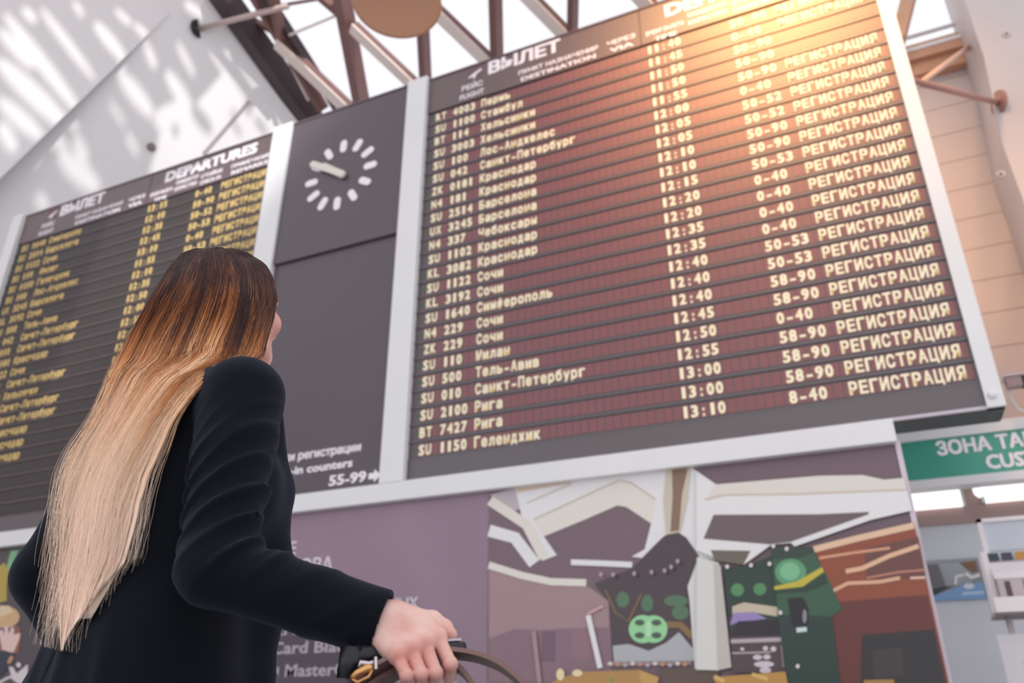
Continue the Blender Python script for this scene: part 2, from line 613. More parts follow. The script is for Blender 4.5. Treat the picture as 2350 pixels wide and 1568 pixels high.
def board(label, dx, flights, flap, base, slat, letter, gate_of, right_frame):
    t = thing('departures_board', label, 'departures board', (-1.42 + dx, 6.15, 2.84))
    x0, x1 = -3.72 + dx, 0.88 + dx
    b = MB()
    b.box(x0, x1, 6.02, 6.3, 2.845, 7.55, BOARD)
    b.box(x0, x1, 6.0, 6.021, 2.845, 3.012, BOARD)
    b.box(x0 - 0.02, x1 + (0.11 if right_frame else 0.0), 6.0, 6.32, 2.822, 2.844, mat('board_sill', (212, 200, 212), 0.4))
    b.box(x0, x1 + (0.1 if right_frame else 0.0), 6.03, 6.31, 2.815, 2.8221, mat('board_underside', (62, 70, 66), 0.5))
    b.build('casing', t)
    b = MB()
    b.box(x0, x1, 5.995, 6.021, 7.052, 7.55, HEADM)
    b.box(x0, x1, 5.985, 5.996, 7.535, 7.556, mat('board_top_trim', (110, 92, 96), 0.4))
    for xs in (-1.245, ):
        b.box(xs - 0.006 + dx, xs + 0.006 + dx, 5.993, 5.996, 7.052, 7.535, GROOVE)
    h = b.build('header', t)
    y = 5.9935
    b = MB()
    put_text(b, 'ВЫЛЕТ', -2.966 + dx, 7.345, 0.165, y, LETW, 0.055, x1=-2.11 + dx)
    b.build('lettering', h)
    b = MB()
    put_text(b, 'DEPARTURES', -0.98 + dx, 7.325, 0.16, y, LETW, 0.055, x1=0.555 + dx)
    b.build('lettering', h)
    for (l1, l2, xa, xb, za) in (('ПУНКТ НАЗНАЧЕНИЯ', 'DESTINATION', -2.60, -1.70, 7.185), ('ЧЕРЕЗ', 'VIA', -1.60, -1.30, 7.185),
                                 ('ВРЕМЯ ВЫЛЕТА', 'TIME', -1.19, -0.80, 7.145), ('ОЖИДАЕТСЯ', 'EXPECTED', -0.76, -0.38, 7.215),
                                 ('СТОЙКИ', 'CHECK-IN', -0.33, 0.02, 7.185), ('ПРИМЕЧАНИЯ', 'REMARKS', 0.17, 0.78, 7.185)):
        b = MB()
        put_text(b, l1, xa + dx, za, 0.056, y, LETW, 0.035, x1=xb + dx)
        b.build('lettering', h)
        b = MB()
        kx = min(1.0, 0.25 + len(l2) / max(len(l1), 1))
        mid = (xa + xb) / 2 + dx
        hw = (xb - xa) / 2 * kx
        put_text(b, l2, mid - hw, za - 0.1, 0.056, y, LETW, 0.035, x1=mid + hw)
        b.build('lettering', h)
    b = MB()
    put_text(b, 'РЕЙС', -3.29 + dx, 7.215, 0.07, y, LETW, 0.02, x1=-3.03 + dx)
    b.build('lettering', h)
    b = MB()
    put_text(b, 'FLIGHT', -3.31 + dx, 7.095, 0.07, y, LETW, 0.02, x1=-3.01 + dx)
    b.build('lettering', h)
    b = MB()
    b.poly([(-3.235 + dx, 7.335), (-3.03 + dx, 7.335), (-3.03 + dx, 7.52), (-3.235 + dx, 7.52)], 5.9942, mat('pictogram_field', (120, 92, 98), 0.5))
    pl = [(-0.085, -0.03), (-0.03, 0.0), (0.05, 0.03), (0.09, 0.04), (0.08, 0.015), (0.02, -0.012), (0.0, -0.055), (-0.025, -0.06), (-0.02, -0.02), (-0.06, -0.04)]
    b.poly([(-3.132 + dx + p[0], 7.42 + p[1] * 1.2) for p in pl], y, LETW)
    b.build('pictogram', h)
    for i in range(24):
        fl = flights[i]
        zc = ROW0 + (23 - i) * PITCHZ
        b = MB()
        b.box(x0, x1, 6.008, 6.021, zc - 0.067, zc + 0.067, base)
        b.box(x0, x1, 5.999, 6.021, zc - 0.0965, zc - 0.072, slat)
        b.box(x0, x1, 6.012, 6.0212, zc - 0.072, zc - 0.067, GROOVE)
        b.box(x0, x1, 6.006, 6.0212, zc + 0.067, zc + 0.0712, GROOVE)
        b.poly([(-3.665 + dx, zc - 0.02), (-3.635 + dx, zc - 0.02), (-3.635 + dx, zc + 0.02), (-3.665 + dx, zc + 0.02)], 6.0065, GREEND)
        kk = 0
        while -3.612 + kk * CH + 0.06 < 0.87:
            xa = -3.612 + kk * CH + dx
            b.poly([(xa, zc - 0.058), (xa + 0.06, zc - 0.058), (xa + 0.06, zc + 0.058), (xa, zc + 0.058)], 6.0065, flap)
            kk += 1
        y = 6.0045
        put_cells(b, fl[0], -3.609 + dx, zc, y, letter)
        put_cells(b, fl[1].replace(' ', ''), -3.394 + dx, zc, y, letter)
        put_cells(b, fl[2], -3.047 + dx, zc, y, letter)
        put_cells(b, fl[3], -1.200 + dx, zc, y, letter)
        g = gate_of(i)
        put_cells(b, g, -0.381 + dx, zc, y, letter)
        if STAT[i] or not right_frame:
            put_cells(b, 'РЕГИСТРАЦИЯ', 0.044 + dx, zc, y, letter)
        b.build('flap_row', t)
    return t


B1 = board('large split-flap departures board with red-tinted rows and cream letters, right of the clock', 0.0, FLIGHTS, FLAP, FLAPBASE, SLAT, CREAM, lambda i: GATES[i], True)
FL2 = FLIGHTS[5:] + FLIGHTS[:5]
FL2 = [f for f in FL2[:17]] + [('', '', '', '', '', '')] * 7
FL2 = [('SU', '1640', 'Симферополь'[:9], '13:15', '', '')] + [FLIGHTS[(i * 5 + 3) % 24] for i in range(1, 9)] + [FLIGHTS[5], FLIGHTS[20]] + [FLIGHTS[(i * 7 + 1) % 24] for i in range(11, 15)] + \
      [FLIGHTS[5], FLIGHTS[20], FLIGHTS[11], FLIGHTS[11], FLIGHTS[12]] + [('', '', '', '', '', '')] * 4
STAT_L = [1] * 20 + [0] * 4


def _gl(i):
    return GATES[(i * 3 + 1) % 24] if i < 20 else ''


_ST = STAT[:]
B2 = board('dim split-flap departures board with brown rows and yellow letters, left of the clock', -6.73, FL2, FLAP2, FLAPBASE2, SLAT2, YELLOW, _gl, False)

# frame post at the right end of the large board
b = MB()
b.box(0.88, 0.992, 5.965, 6.3, 2.822, 7.62, WHITE)
fp = b.build('frame_post', B1)
b = MB()
kx, kz = onY(2277, 906, 5.96)
b.lathe([(0.028, 0.0), (0.028, 0.02), (0.02, 0.03)], (kx, 5.965, kz), WHITE, 20, 'y')
b.build('cap_bolt', fp)

# clock panel
b = MB()
b.box(-5.62, -3.975, 5.97, 6.25, 5.535, 7.55, mat('panel_charcoal', (84, 71, 80), 0.4, coat=0.5, coat_rough=0.4, var=0.05, vscale=1.0))
b.box(-5.62, -3.975, 5.96, 5.97, 7.535, 7.556, mat('board_top_trim', (110, 92, 96), 0.4))
b.box(-5.62, -3.975, 6.005, 6.25, 2.83, 5.53, MATS['panel_charcoal'])
pn = tag(b.build('information_panel', loc=(-4.8, 6.1, 2.83)), 'tall charcoal panel between white posts with check-in counter lettering at its foot', 'panel')
b = MB()
y = 6.003
put_text(b, 'Стойки регистрации', -5.42, 3.19, 0.082, y, LETW, 0.03, x1=-4.24)
b.build('lettering', pn)
b = MB()
put_text(b, 'Check-in counters', -5.42, 3.045, 0.082, y, LETW, 0.03, x1=-4.32)
b.build('lettering', pn)
b = MB()
put_text(b, '55-99', -4.57, 2.885, 0.1, y, LETW, 0.03, x1=-4.155)
b.build('lettering', pn)
b = MB()
arz = 2.925
b.poly([(-4.13, arz - 0.028), (-4.07, arz - 0.028), (-4.07, arz - 0.062), (-3.995, arz), (-4.07, arz + 0.062), (-4.07, arz + 0.028), (-4.13, arz + 0.028)], y, LETW)
b.build('arrow', pn)
ck = thing('wall_clock', 'wall clock of white bar marks and hands on the charcoal panel', 'clock', (-4.81, 5.965, 6.532))


def capsule(mb, cx, cz, ang, r0, r1, hw, y0, y1, m, n=8):
    """rounded bar lying in the clock plane from radius r0 to r1"""
    d = (math.sin(ang), math.cos(ang))
    s = (d[1], -d[0])
    pts = []
    for (r, sg) in ((r1 - hw, 1), (r0 + hw, -1)):
        for k in range(n + 1):
            a = math.pi * (k / n) - math.pi / 2
            u, v = math.cos(a) * hw * sg, math.sin(a) * hw * sg
            pts.append((cx + d[0] * (r + u) + s[0] * v, cz + d[1] * (r + u) + s[1] * v))
    nn = len(pts)
    vs = [(p[0], y0, p[1]) for p in pts] + [(p[0], y1, p[1]) for p in pts]
    mb.add(vs, [tuple(range(nn)), tuple(range(2 * nn - 1, nn - 1, -1))] + [(i, (i + 1) % nn, nn + (i + 1) % nn, nn + i) for i in range(nn)], m)


for k in range(12):
    b = MB()
    capsule(b, -4.81, 6.532, k * math.pi / 6, 0.315, 0.49, 0.043, 5.955, 5.9695, LETW)
    b.build('hour_mark', ck, recalc=True)
HANDM = mat('clock_hand', (236, 230, 220), 0.4)
b = MB()
capsule(b, -4.81, 6.532, math.radians(-54), -0.10, 0.34, 0.045, 5.935, 5.948, HANDM)
b.build('hour_hand', ck, recalc=True)
b = MB()
capsule(b, -4.81, 6.532, math.radians(-58), -0.10, 0.50, 0.04, 5.918, 5.93, HANDM)
b.build('minute_hand', ck, recalc=True)

# white posts and beam of the board stand
for nme, x0, x1 in (('trim_1', -3.972, -3.72), ('trim_2', -5.905, -5.622), ('trim_3', -10.66, -10.45)):
    b = MB()
    b.box(x0, x1, 5.94, 6.28, 2.826, 7.575, WHITE)
    struct(b, nme)
b = MB()
b.box(-13.4, 0.283, 5.92, 6.3, 2.65, 2.8145, WHITE)
struct(b, 'trim_4')

# ---------------------------------------------------------------- advertising posters under the beam
def Zf(ox, oy, s):
    return lambda x, y: onY(ox + x / s, oy + y / s, 6.0)


class Picture:
    """print of a poster: flat coloured shapes stacked half a millimetre apart on the sheet"""

    def __init__(self, y):
        self.b, self.y = MB(), y

    def col(self, c):
        return mat('print_%02x%02x%02x' % c, c, 0.4, coat=0.35, coat_rough=0.25)

    def poly(self, F, pts, c):
        self.b.poly([F(*p) for p in pts], self.y, self.col(c))
        self.y -= 0.0005

    def ell(self, F, x, y, rx, ry, c, n=20):
        self.poly(F, [(x + rx * math.cos(2 * math.pi * k / n), y + ry * math.sin(2 * math.pi * k / n)) for k in range(n)], c)

    def stroke(self, F, pts, wd, c):
        pts = [Vector(p) for p in pts]
        lft, rgt = [], []
        for i, p in enumerate(pts):
            d = (pts[min(i + 1, len(pts) - 1)] - pts[max(i - 1, 0)]).normalized()
            nn = Vector((-d.y, d.x)) * wd / 2
            lft.append(tuple(p + nn))
            rgt.append(tuple(p - nn))
        for i in range(len(pts) - 1):
            self.b.poly([F(*lft[i]), F(*lft[i + 1]), F(*rgt[i + 1]), F(*rgt[i])], self.y, self.col(c))
        self.y -= 0.0005


Z5, Z6, Z2 = Zf(1100, 1050, 3.027), Zf(1600, 1050, 3.0276), Zf(0, 1150, 3.75)
pt = thing('advertising_poster', 'large poster below the big board with a cafe interior picture and plum text field', 'poster', (-2.8, 6.08, 0.7))
b = MB()
b.box(-5.9, 0.268, 6.0, 6.12, 0.7, 2.645, mat('poster_plum', (150, 124, 142), 0.4, coat=0.35, coat_rough=0.25, var=0.10, vscale=0.9))
b.build('sheet', pt)
b = MB()
b.box(0.268, 0.302, 5.985, 6.13, 0.7, 2.662, mat('lilac_edge', (222, 208, 218), 0.35))
b.build('edge_strip', pt)
P = Picture(5.9975)
P.b.poly([(-2.895, 0.72), (0.262, 0.72), (0.262, 2.64), (-2.895, 2.64)], P.y, P.col((122, 98, 108)))
P.y -= 0.0005
WH, CR, TAN = (240, 238, 238), (236, 230, 220), (206, 190, 170)
P.poly(Z5, [(68, 720), (480, 860), (760, 900), (900, 1000), (920, 1560), (68, 1560)], (168, 138, 142))
P.poly(Z5, [(68, 1260), (250, 1190), (420, 1200), (560, 1190), (900, 1180), (920, 1560), (68, 1560)], (140, 110, 122))
P.poly(Z5, [(440, 1210), (530, 1210), (530, 1420), (430, 1420)], (118, 92, 108))
P.poly(Z5, [(640, 1200), (760, 1190), (780, 1400), (650, 1400)], (150, 114, 124))
P.poly(Z5, [(75, 260), (250, 215), (330, 330), (240, 380)], (196, 184, 190))
P.poly(Z5, [(250, 210), (1480, 75), (1665, 200), (1665, 720), (1530, 690), (1440, 560), (1350, 500), (1270, 560), (1130, 700), (1060, 690), (1150, 640), (1195, 460),
            (1020, 345), (960, 335), (720, 440), (450, 550), (540, 680), (440, 720), (310, 480)], WH)
P.poly(Z5, [(380, 440), (900, 200), (980, 165), (1060, 185), (1230, 300), (1195, 460), (1020, 345), (960, 335), (720, 440), (450, 550)], CR)
P.stroke(Z5, [(75, 300), (330, 470), (450, 700)], 70, CR)
P.stroke(Z5, [(70, 510), (250, 560), (385, 740)], 85, WH)
P.stroke(Z5, [(68, 750), (300, 822), (500, 865), (745, 872)], 50, CR)
P.stroke(Z5, [(330, 320), (640, 185)], 8, TAN)
P.stroke(Z5, [(380, 432), (900, 192), (980, 160), (1060, 180), (1225, 292)], 9, TAN)
P.stroke(Z5, [(260, 230), (640, 165)], 26, (226, 200, 176))
P.poly(Z5, [(1350, 500), (1440, 560), (1530, 690), (1445, 920), (1490, 1400), (930, 1420), (900, 1000), (800, 880), (1060, 775), (1270, 570)], (76, 62, 68))
P.poly(Z5, [(1300, 85), (1470, 78), (1450, 300), (1400, 520), (1300, 540), (1280, 300)], (214, 200, 182))
P.poly(Z5, [(1340, 85), (1450, 80), (1410, 260), (1390, 510), (1330, 520), (1345, 280)], (140, 110, 90))
P.stroke(Z5, [(640, 730), (860, 738), (1065, 748)], 40, WH)
for e in ((1000, 990, 45, 55), (1170, 1015, 42, 60), (1370, 1000, 85, 40), (1400, 1080, 60, 50)):
    P.ell(Z5, *e, (86, 122, 92))
P.poly(Z5, [(930, 1310), (1040, 1298), (1180, 1345), (1300, 1290), (1390, 1215), (1495, 1340), (1495, 1415), (940, 1425)], (184, 186, 190))
P.stroke(Z5, [(880, 920), (950, 1080), (1040, 1140), (1130, 950)], 14, (132, 106, 74))
P.stroke(Z5, [(1300, 1165), (1400, 1165), (1490, 1250)], 46, (140, 112, 66))
P.ell(Z5, 1140, 1195, 98, 98, (158, 222, 162), 28)
P.ell(Z5, 1215, 1195, 96, 96, (158, 222, 162), 28)
for e in ((1118, 1150), (1235, 1150), (1118, 1238), (1235, 1238)):
    P.ell(Z5, e[0], e[1], 34, 21, (74, 92, 78))
P.ell(Z5, 1180, 1195, 22, 60, (186, 236, 186))
P.poly(Z5, [(1530, 690), (1668, 735), (1668, 1485), (1500, 1470), (1465, 1000), (1450, 900)], (232, 230, 230))
P.stroke(Z5, [(762, 1100), (845, 1465)], 36, WH)
P.stroke(Z5, [(755, 1092), (865, 1035)], 18, (214, 170, 172))
P.stroke(Z5, [(385, 1210), (425, 1568)], 30, (176, 142, 148))
P.stroke(Z5, [(895, 1438), (1480, 1428)], 26, (150, 126, 122))
for k in range(11):
    P.ell(Z5, 915 + k * 52, 1434 + (k % 3) * 5, 17, 13, ((226, 216, 212), (206, 150, 120), (190, 176, 190))[k % 3])
P.poly(Z5, [(1240, 1470), (1500, 1468), (1670, 1490), (1670, 1580), (1300, 1580)], (98, 78, 70))
P.poly(Z5, [(560, 1535), (740, 1490), (1120, 1478), (1255, 1530), (1200, 1590), (480, 1590)], (188, 142, 78))
P.poly(Z5, [(1120, 1478), (1255, 1530), (1240, 1590), (1130, 1590)], (206, 164, 90))
P.ell(Z5, 572, 1510, 28, 42, (244, 226, 178))
P.ell(Z5, 690, 1500, 36, 24, (244, 226, 178))
P.ell(Z5, 925, 1548, 16, 12, (120, 160, 80))
# right half of the picture
P.poly(Z6, [(0, 100), (130, 195), (850, 135), (1150, 130), (1300, 162), (1435, 150), (1495, 375), (1210, 440), (680, 625), (655, 600), (520, 612), (330, 750), (100, 690), (0, 650)], WH)
P.poly(Z6, [(130, 195), (850, 135), (1150, 130), (1300, 162), (1435, 150), (1455, 230), (700, 258), (200, 262), (80, 285)], (234, 228, 218))
P.stroke(Z6, [(60, 300), (200, 268), (700, 262), (1458, 232)], 12, (212, 196, 176))
P.poly(Z6, [(120, 405), (850, 402), (1192, 386), (1192, 402), (655, 592), (510, 610), (50, 570)], (112, 94, 98))
P.poly(Z6, [(100, 650), (375, 655), (325, 752), (130, 722)], (112, 102, 90))
P.poly(Z6, [(185, 765), (330, 762), (520, 690), (580, 690), (600, 1240), (240, 1250)], (34, 58, 48))
for e in ((285, 925, 45, 45), (440, 920, 45, 42)):
    P.ell(Z6, *e, (84, 146, 92))
P.poly(Z6, [(250, 1040), (330, 1012), (570, 1045), (560, 1110), (400, 1082), (250, 1095)], (208, 194, 170))
P.poly(Z6, [(232, 1170), (258, 1085), (400, 1078), (490, 1125), (290, 1150)], (160, 138, 196))
P.poly(Z6, [(290, 1142), (580, 1130), (602, 1240), (240, 1250)], (36, 28, 40))
P.poly(Z6, [(240, 1250), (600, 1240), (625, 1500), (250, 1500)], (84, 66, 70))
P.stroke(Z6, [(240, 1282), (600, 1268)], 28, (192, 176, 182))
P.stroke(Z6, [(248, 1364), (515, 1356)], 10, (200, 184, 188))
P.stroke(Z6, [(590, 1310), (605, 1460)], 12, (170, 150, 156))
for e in ((425, 1392, 32, 18), (490, 1390, 26, 18), (470, 1440, 70, 22), (480, 1330, 18, 16), (535, 1335, 20, 18), (320, 1335, 14, 12), (480, 1482, 40, 22)):
    P.ell(Z6, *e, (220, 208, 216))
P.poly(Z6, [(5, 700), (170, 760), (245, 1462), (150, 1482), (0, 1478)], (228, 226, 222))
P.poly(Z6, [(120, 745), (170, 760), (245, 1462), (150, 1482)], (204, 198, 190))
P.poly(Z6, [(810, 625), (1505, 462), (1750, 1590), (1000, 1590), (940, 1150), (1010, 1060), (870, 780)], (150, 74, 48))
P.poly(Z6, [(980, 1010), (1600, 960), (1745, 1590), (1000, 1590), (940, 1120)], (106, 48, 44))
P.poly(Z6, [(1160, 640), (1535, 560), (1590, 850), (1180, 850)], (112, 68, 62))
P.stroke(Z6, [(812, 648), (1100, 575), (1507, 482)], 44, (238, 200, 166))
P.stroke(Z6, [(850, 708), (1080, 672), (1340, 638)], 20, (222, 160, 124))
P.stroke(Z6, [(1035, 800), (1150, 778), (1330, 695), (1538, 625)], 32, (236, 190, 156))
P.stroke(Z6, [(1180, 845), (1400, 805), (1580, 790)], 15, (196, 130, 108))
P.stroke(Z6, [(945, 935), (1050, 882), (1270, 872), (1410, 845)], 26, (230, 180, 146))
P.stroke(Z6, [(1480, 846), (1585, 842)], 18, (236, 196, 170))
P.poly(Z6, [(1148, 1240), (1640, 1200), (1725, 1590), (1140, 1590)], (44, 40, 44))
P.poly(Z6, [(1220, 1350), (1420, 1320), (1440, 1520), (1230, 1540)], (62, 52, 52))
P.stroke(Z6, [(1160, 1565), (1370, 1560)], 30, (170, 130, 70))
P.poly(Z6, [(520, 640), (810, 640), (870, 780), (890, 800), (1010, 1060), (940, 1110), (1000, 1590), (625, 1590)], (52, 92, 68))
P.poly(Z6, [(520, 630), (810, 632), (820, 670), (740, 700), (525, 720)], (42, 64, 54))
P.ell(Z6, 655, 805, 108, 92, (96, 160, 116), 26)
P.ell(Z6, 650, 800, 70, 62, (128, 194, 146), 26)
P.poly(Z6, [(575, 1100), (940, 1110), (1000, 1590), (625, 1590)], (34, 58, 50))
P.poly(Z6, [(540, 905), (700, 868), (870, 770), (888, 800), (740, 905), (545, 928)], (204, 188, 60))
P.poly(Z6, [(545, 935), (740, 910), (888, 812), (910, 880), (760, 940), (555, 950)], (34, 62, 48))
P.poly(Z6, [(635, 988), (740, 978), (778, 1060), (780, 1172), (665, 1182)], (24, 22, 32))
P.ell(Z6, 752, 1110, 14, 48, (150, 140, 156))
P.poly(Z6, [(694, 1190), (765, 1184), (768, 1215), (698, 1223)], (214, 232, 226))
for e in ((218, 768), (382, 758), (510, 748), (536, 625), (628, 645), (585, 1085), (705, 1455)):
    P.ell(Z6, e[0], e[1], 13, 15, (240, 226, 226))
for e in ((860, 820), (945, 822), (1090, 815), (1210, 805), (1345, 770), (1390, 730), (1300, 795)):
    P.ell(Z5, e[0], e[1], 12, 16, (186, 160, 172))
P.poly(Z6, [(120, 1530), (620, 1492), (640, 1590), (150, 1590)], (196, 146, 74))
P.stroke(Z6, [(130, 1525), (200, 1560)], 26, (226, 186, 110))
P.stroke(Z6, [(390, 1510), (500, 1545)], 26, (226, 186, 110))
P.b.build('picture', pt)
b = MB()
y = 5.9965
PW = mat('poster_letter', (232, 222, 230), 0.5)
put_text(b, 'Е', -4.935, 2.275, 0.115, y, PW, 0.02)
b.build('lettering', pt)
b = MB()
put_text(b, 'ЗОВА', -4.43, 2.10, 0.125, y, PW, 0.02, align='r')
b.build('lettering', pt)
b = MB()
put_text(b, 'НЫХ', -3.535, 1.735, 0.09, y, PW, 0.02, align='r')
b.build('lettering', pt)
b = MB()
b.poly([(-5.5, 1.15), (-4.0, 1.15), (-4.0, 1.66), (-5.5, 1.66)], 5.9972, mat('poster_grey_field', (84, 74, 86), 0.5))
b.build('text_field', pt)
b = MB()
PG = mat('poster_grey_letter', (188, 174, 184), 0.5)
put_text(b, 'ВАШ PRIORITY', -5.25, 1.575, 0.07, y, PG, 0.02, x1=-4.02)
b.build('lettering', pt)
b = MB()
put_text(b, 'MasterCard Black', -5.55, 1.42, 0.10, y, PG, 0.02, x1=-4.12)
b.build('lettering', pt)
b = MB()
put_text(b, 'диван MasterCard', -5.42, 1.235, 0.10, y, PG, 0.02, x1=-3.95)
b.build('lettering', pt)

pt2 = thing('advertising_poster', 'dark poster below the dim board, behind the raised left elbow, with a blond figure', 'poster', (-9.2, 6.08, 0.7))
b = MB()
b.box(-13.3, -5.95, 6.0, 6.12, 0.7, 2.645, mat('poster_dark', (80, 72, 76), 0.4, coat=0.35, coat_rough=0.25))
b.build('sheet', pt2)
P = Picture(5.9975)
P.poly(Z2, [(-300, 640), (0, 560), (40, 530), (75, 600), (60, 720), (60, 860), (-300, 940)], (188, 164, 70))
P.poly(Z2, [(60, 560), (95, 430), (165, 425), (120, 520), (80, 620)], (132, 188, 138))
P.poly(Z2, [(-200, 1080), (170, 1080), (185, 1180), (160, 1310), (-200, 1310)], (150, 92, 78))
P.ell(Z2, 40, 1000, 132, 96, (216, 178, 132), 26)
P.poly(Z2, [(0, 900), (90, 905), (110, 960), (0, 1000)], (232, 208, 172))
P.poly(Z2, [(-10, 1095), (120, 1090), (130, 1140), (0, 1150)], (72, 66, 104))
P.poly(Z2, [(25, 1290), (-10, 1120), (25, 1105), (40, 1160), (42, 1078), (72, 1080), (78, 1150), (100, 1088), (126, 1092), (122, 1150), (180, 1138), (172, 1185), (122, 1305)], (236, 204, 196))
P.poly(Z2, [(-200, 1330), (40, 1285), (125, 1320), (112, 1400), (20, 1500), (-200, 1600)], (42, 48, 66))
P.poly(Z2, [(65, 1392), (95, 1330), (126, 1345), (92, 1404)], (200, 150, 120))
P.poly(Z2, [(80, 1425), (118, 1430), (150, 1485), (245, 1405), (245, 1500), (190, 1590), (110, 1540)], (226, 216, 218))
P.ell(Z2, 165, 1412, 20, 22, (230, 222, 224))
P.stroke(Z2, [(-40, 1590), (60, 1530), (140, 1500)], 22, (226, 216, 218))
P.stroke(Z2, [(-40, 1620), (80, 1580)], 26, (196, 160, 90))
P.b.build('picture', pt2)

# ---------------------------------------------------------------- customs sign and shop front on the right
sg = thing('customs_sign', 'green sign with white customs zone lettering, at the right edge under the board', 'sign', (1.6, 7.55, 2.67))
GRN = mat('sign_green', (74, 172, 148), 0.35, coat=0.3, coat_rough=0.2, var=0.06, vscale=1.2)
b = MB()
b.box(0.2, 3.3, 7.5, 7.62, 2.742, 3.088, GRN)
b.build('face', sg)
b = MB()
b.box(0.2, 3.3, 7.47, 7.65, 2.672, 2.742, WHITE)
b.box(0.2, 3.3, 7.47, 7.65, 3.088, 3.186, WHITE)
b.build('frame', sg)
b = MB()
put_text(b, 'ЗОНА ТАМОЖЕННОГО КОНТРОЛЯ', 0.645, 2.945, 0.118, 7.495, LETW, 0.04, x1=3.15)
b.build('lettering', sg)
b = MB()
put_text(b, 'CUSTOMS CONTROL ZONE', 0.985, 2.785, 0.118, 7.495, LETW, 0.04, x1=2.85)
b.build('lettering', sg)

b = MB()
b.box(0.2, 5.0, 8.0, 8.2, 2.46, 2.6, mat('brown_fascia', (176, 146, 142), 0.5))
b.box(0.2, 5.0, 8.02, 8.2, 2.6, 2.95, mat('brown_fascia', (176, 146, 142), 0.5))
b.box(0.2, 5.0, 8.0, 9.6, 2.93, 2.95, mat('brown_fascia', (176, 146, 142), 0.5))
struct(b, 'wall_fascia')
b = MB()
b.box(0.2, 5.0, 8.04, 8.2, 0.0, 2.46, mat('frosted_grey', (222, 225, 232), 0.35, coat=0.3, coat_rough=0.15, var=0.05, vscale=1.0))
struct(b, 'wall_shopfront')
LIT = mat('white_glow', (250, 250, 250), 0.5, emit=(255, 252, 248), estr=1.1)
for (x0, x1, za, zb, lab) in ((0.22, 0.80, 2.60, 2.76, 'glowing strip in place of bright glass under the green sign, next to the poster edge'),
                              (0.955, 2.4, 2.615, 2.76, 'glowing strip in place of bright glass under the green sign, at the edge of the photo')):
    t = thing('bright_strip', lab, 'light', ((x0 + x1) / 2, 7.98, za), 'glowing strips under the green sign')
    b = MB()
    b.box(x0, x1, 7.95, 8.02, za, zb, LIT)  # glowing box added in place of the bright white window glass
    b.build('glow_face', t)
    b = MB()
    b.box(x0 - 0.01, x0 + 0.012, 7.94, 8.02, za - 0.005, zb + 0.005, WHITE)
    b.build('end_cap', t)
    b = MB()
    b.box(x1 - 0.012, x1 + 0.01, 7.94, 8.02, za - 0.005, zb + 0.005, WHITE)
    b.build('end_cap', t)
b = MB()
kx, kz = onY(2245, 1130, 7.95)
b.lathe([(0.004, 0.07), (0.035, 0.05), (0.042, 0.02), (0.036, -0.02), (0.012, -0.05)], (kx, 7.93, kz), LIT, 24, 'z')
b.box(kx - 0.006, kx + 0.006, 7.924, 7.936, kz + 0.06, 2.935, WHITE)
tag(b.build('globe_lamp', loc=(kx, 7.93, kz)), 'small round lamp hanging between the two glowing strips', 'lamp')

ph = thing('wall_poster', 'glossy grey and blue picture on the frosted wall, left of the brochure rack', 'poster', (0.62, 8.03, 1.82))
b = MB()
b.box(0.3, 0.98, 8.02, 8.04, 1.82, 2.16, mat('picture_grey', (150, 152, 158), 0.25, coat=0.5, coat_rough=0.1))
b.build('sheet', ph)
F8 = lambda x, y: onY(2040 + x / 3.213, 1080 + y / 3.213, 8.02)
P = Picture(8.0185)
P.poly(F8, [(270, 700), (360, 690), (420, 860), (300, 860)], (110, 104, 112))
P.poly(F8, [(520, 680), (640, 665), (660, 750), (600, 750)], (132, 92, 66))
P.poly(F8, [(360, 690), (510, 680), (600, 750), (620, 830), (440, 860)], (164, 168, 172))
for k in range(9):
    P.stroke(F8, [(380 + k * 12, 700 + k * 16), (520 + k * 10, 690 + k * 10)], 4, (206, 210, 212))
P.poly(F8, [(310, 870), (480, 850), (330, 925)], (46, 46, 66))
P.poly(F8, [(330, 925), (560, 840), (690, 825), (720, 945), (330, 965)], (128, 168, 214))
P.stroke(F8, [(540, 910), (700, 900)], 22, (190, 214, 236))
P.ell(F8, 590, 855, 40, 20, (224, 234, 240))
P.stroke(F8, [(490, 840), (495, 780), (550, 775)], 20, (240, 240, 240))
P.stroke(F8, [(560, 760), (610, 790), (670, 770)], 26, (236, 236, 236))
P.b.build('picture', ph)

# brochure rack
RW = mat('rack_white', (246, 238, 240), 0.4)
rk = thing('brochure_rack', 'white brochure rack with a grey header panel, on a pole at the right edge', 'rack', (0.95, 6.8, 0.0))
b = MB()
b.box(0.76, 1.30, 6.80, 6.83, 2.01, 2.215, mat('header_blue_grey', (206, 212, 222), 0.3, coat=0.3))
b.build('header_panel', rk)
b = MB()
b.box(0.735, 0.765, 6.775, 6.84, 1.99, 2.24, RW)
b.box(1.30, 1.33, 6.775, 6.84, 1.99, 2.24, RW)
b.box(0.735, 1.33, 6.775, 6.84, 2.213, 2.24, RW)
b.build('header_frame', rk)
b = MB()
b.box(0.70, 0.74, 6.70, 6.95, 1.58, 1.99, RW)
b.box(1.30, 1.33, 6.70, 6.95, 1.58, 1.99, RW)
b.box(0.70, 1.33, 6.93, 6.95, 1.58, 1.99, RW)
b.box(0.70, 1.33, 6.60, 6.95, 1.565, 1.585, RW)
b.box(0.70, 1.33, 6.60, 6.615, 1.585, 1.665, RW)
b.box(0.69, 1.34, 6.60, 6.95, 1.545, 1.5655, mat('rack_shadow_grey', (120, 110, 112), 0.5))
for k, zz in enumerate((1.82, 1.85, 1.88, 1.905)):
    b.box(0.74, 1.30, 6.64 + k * 0.05, 6.652 + k * 0.05, zz - 0.03, zz + 0.018, RW)
b.build('tray', rk)
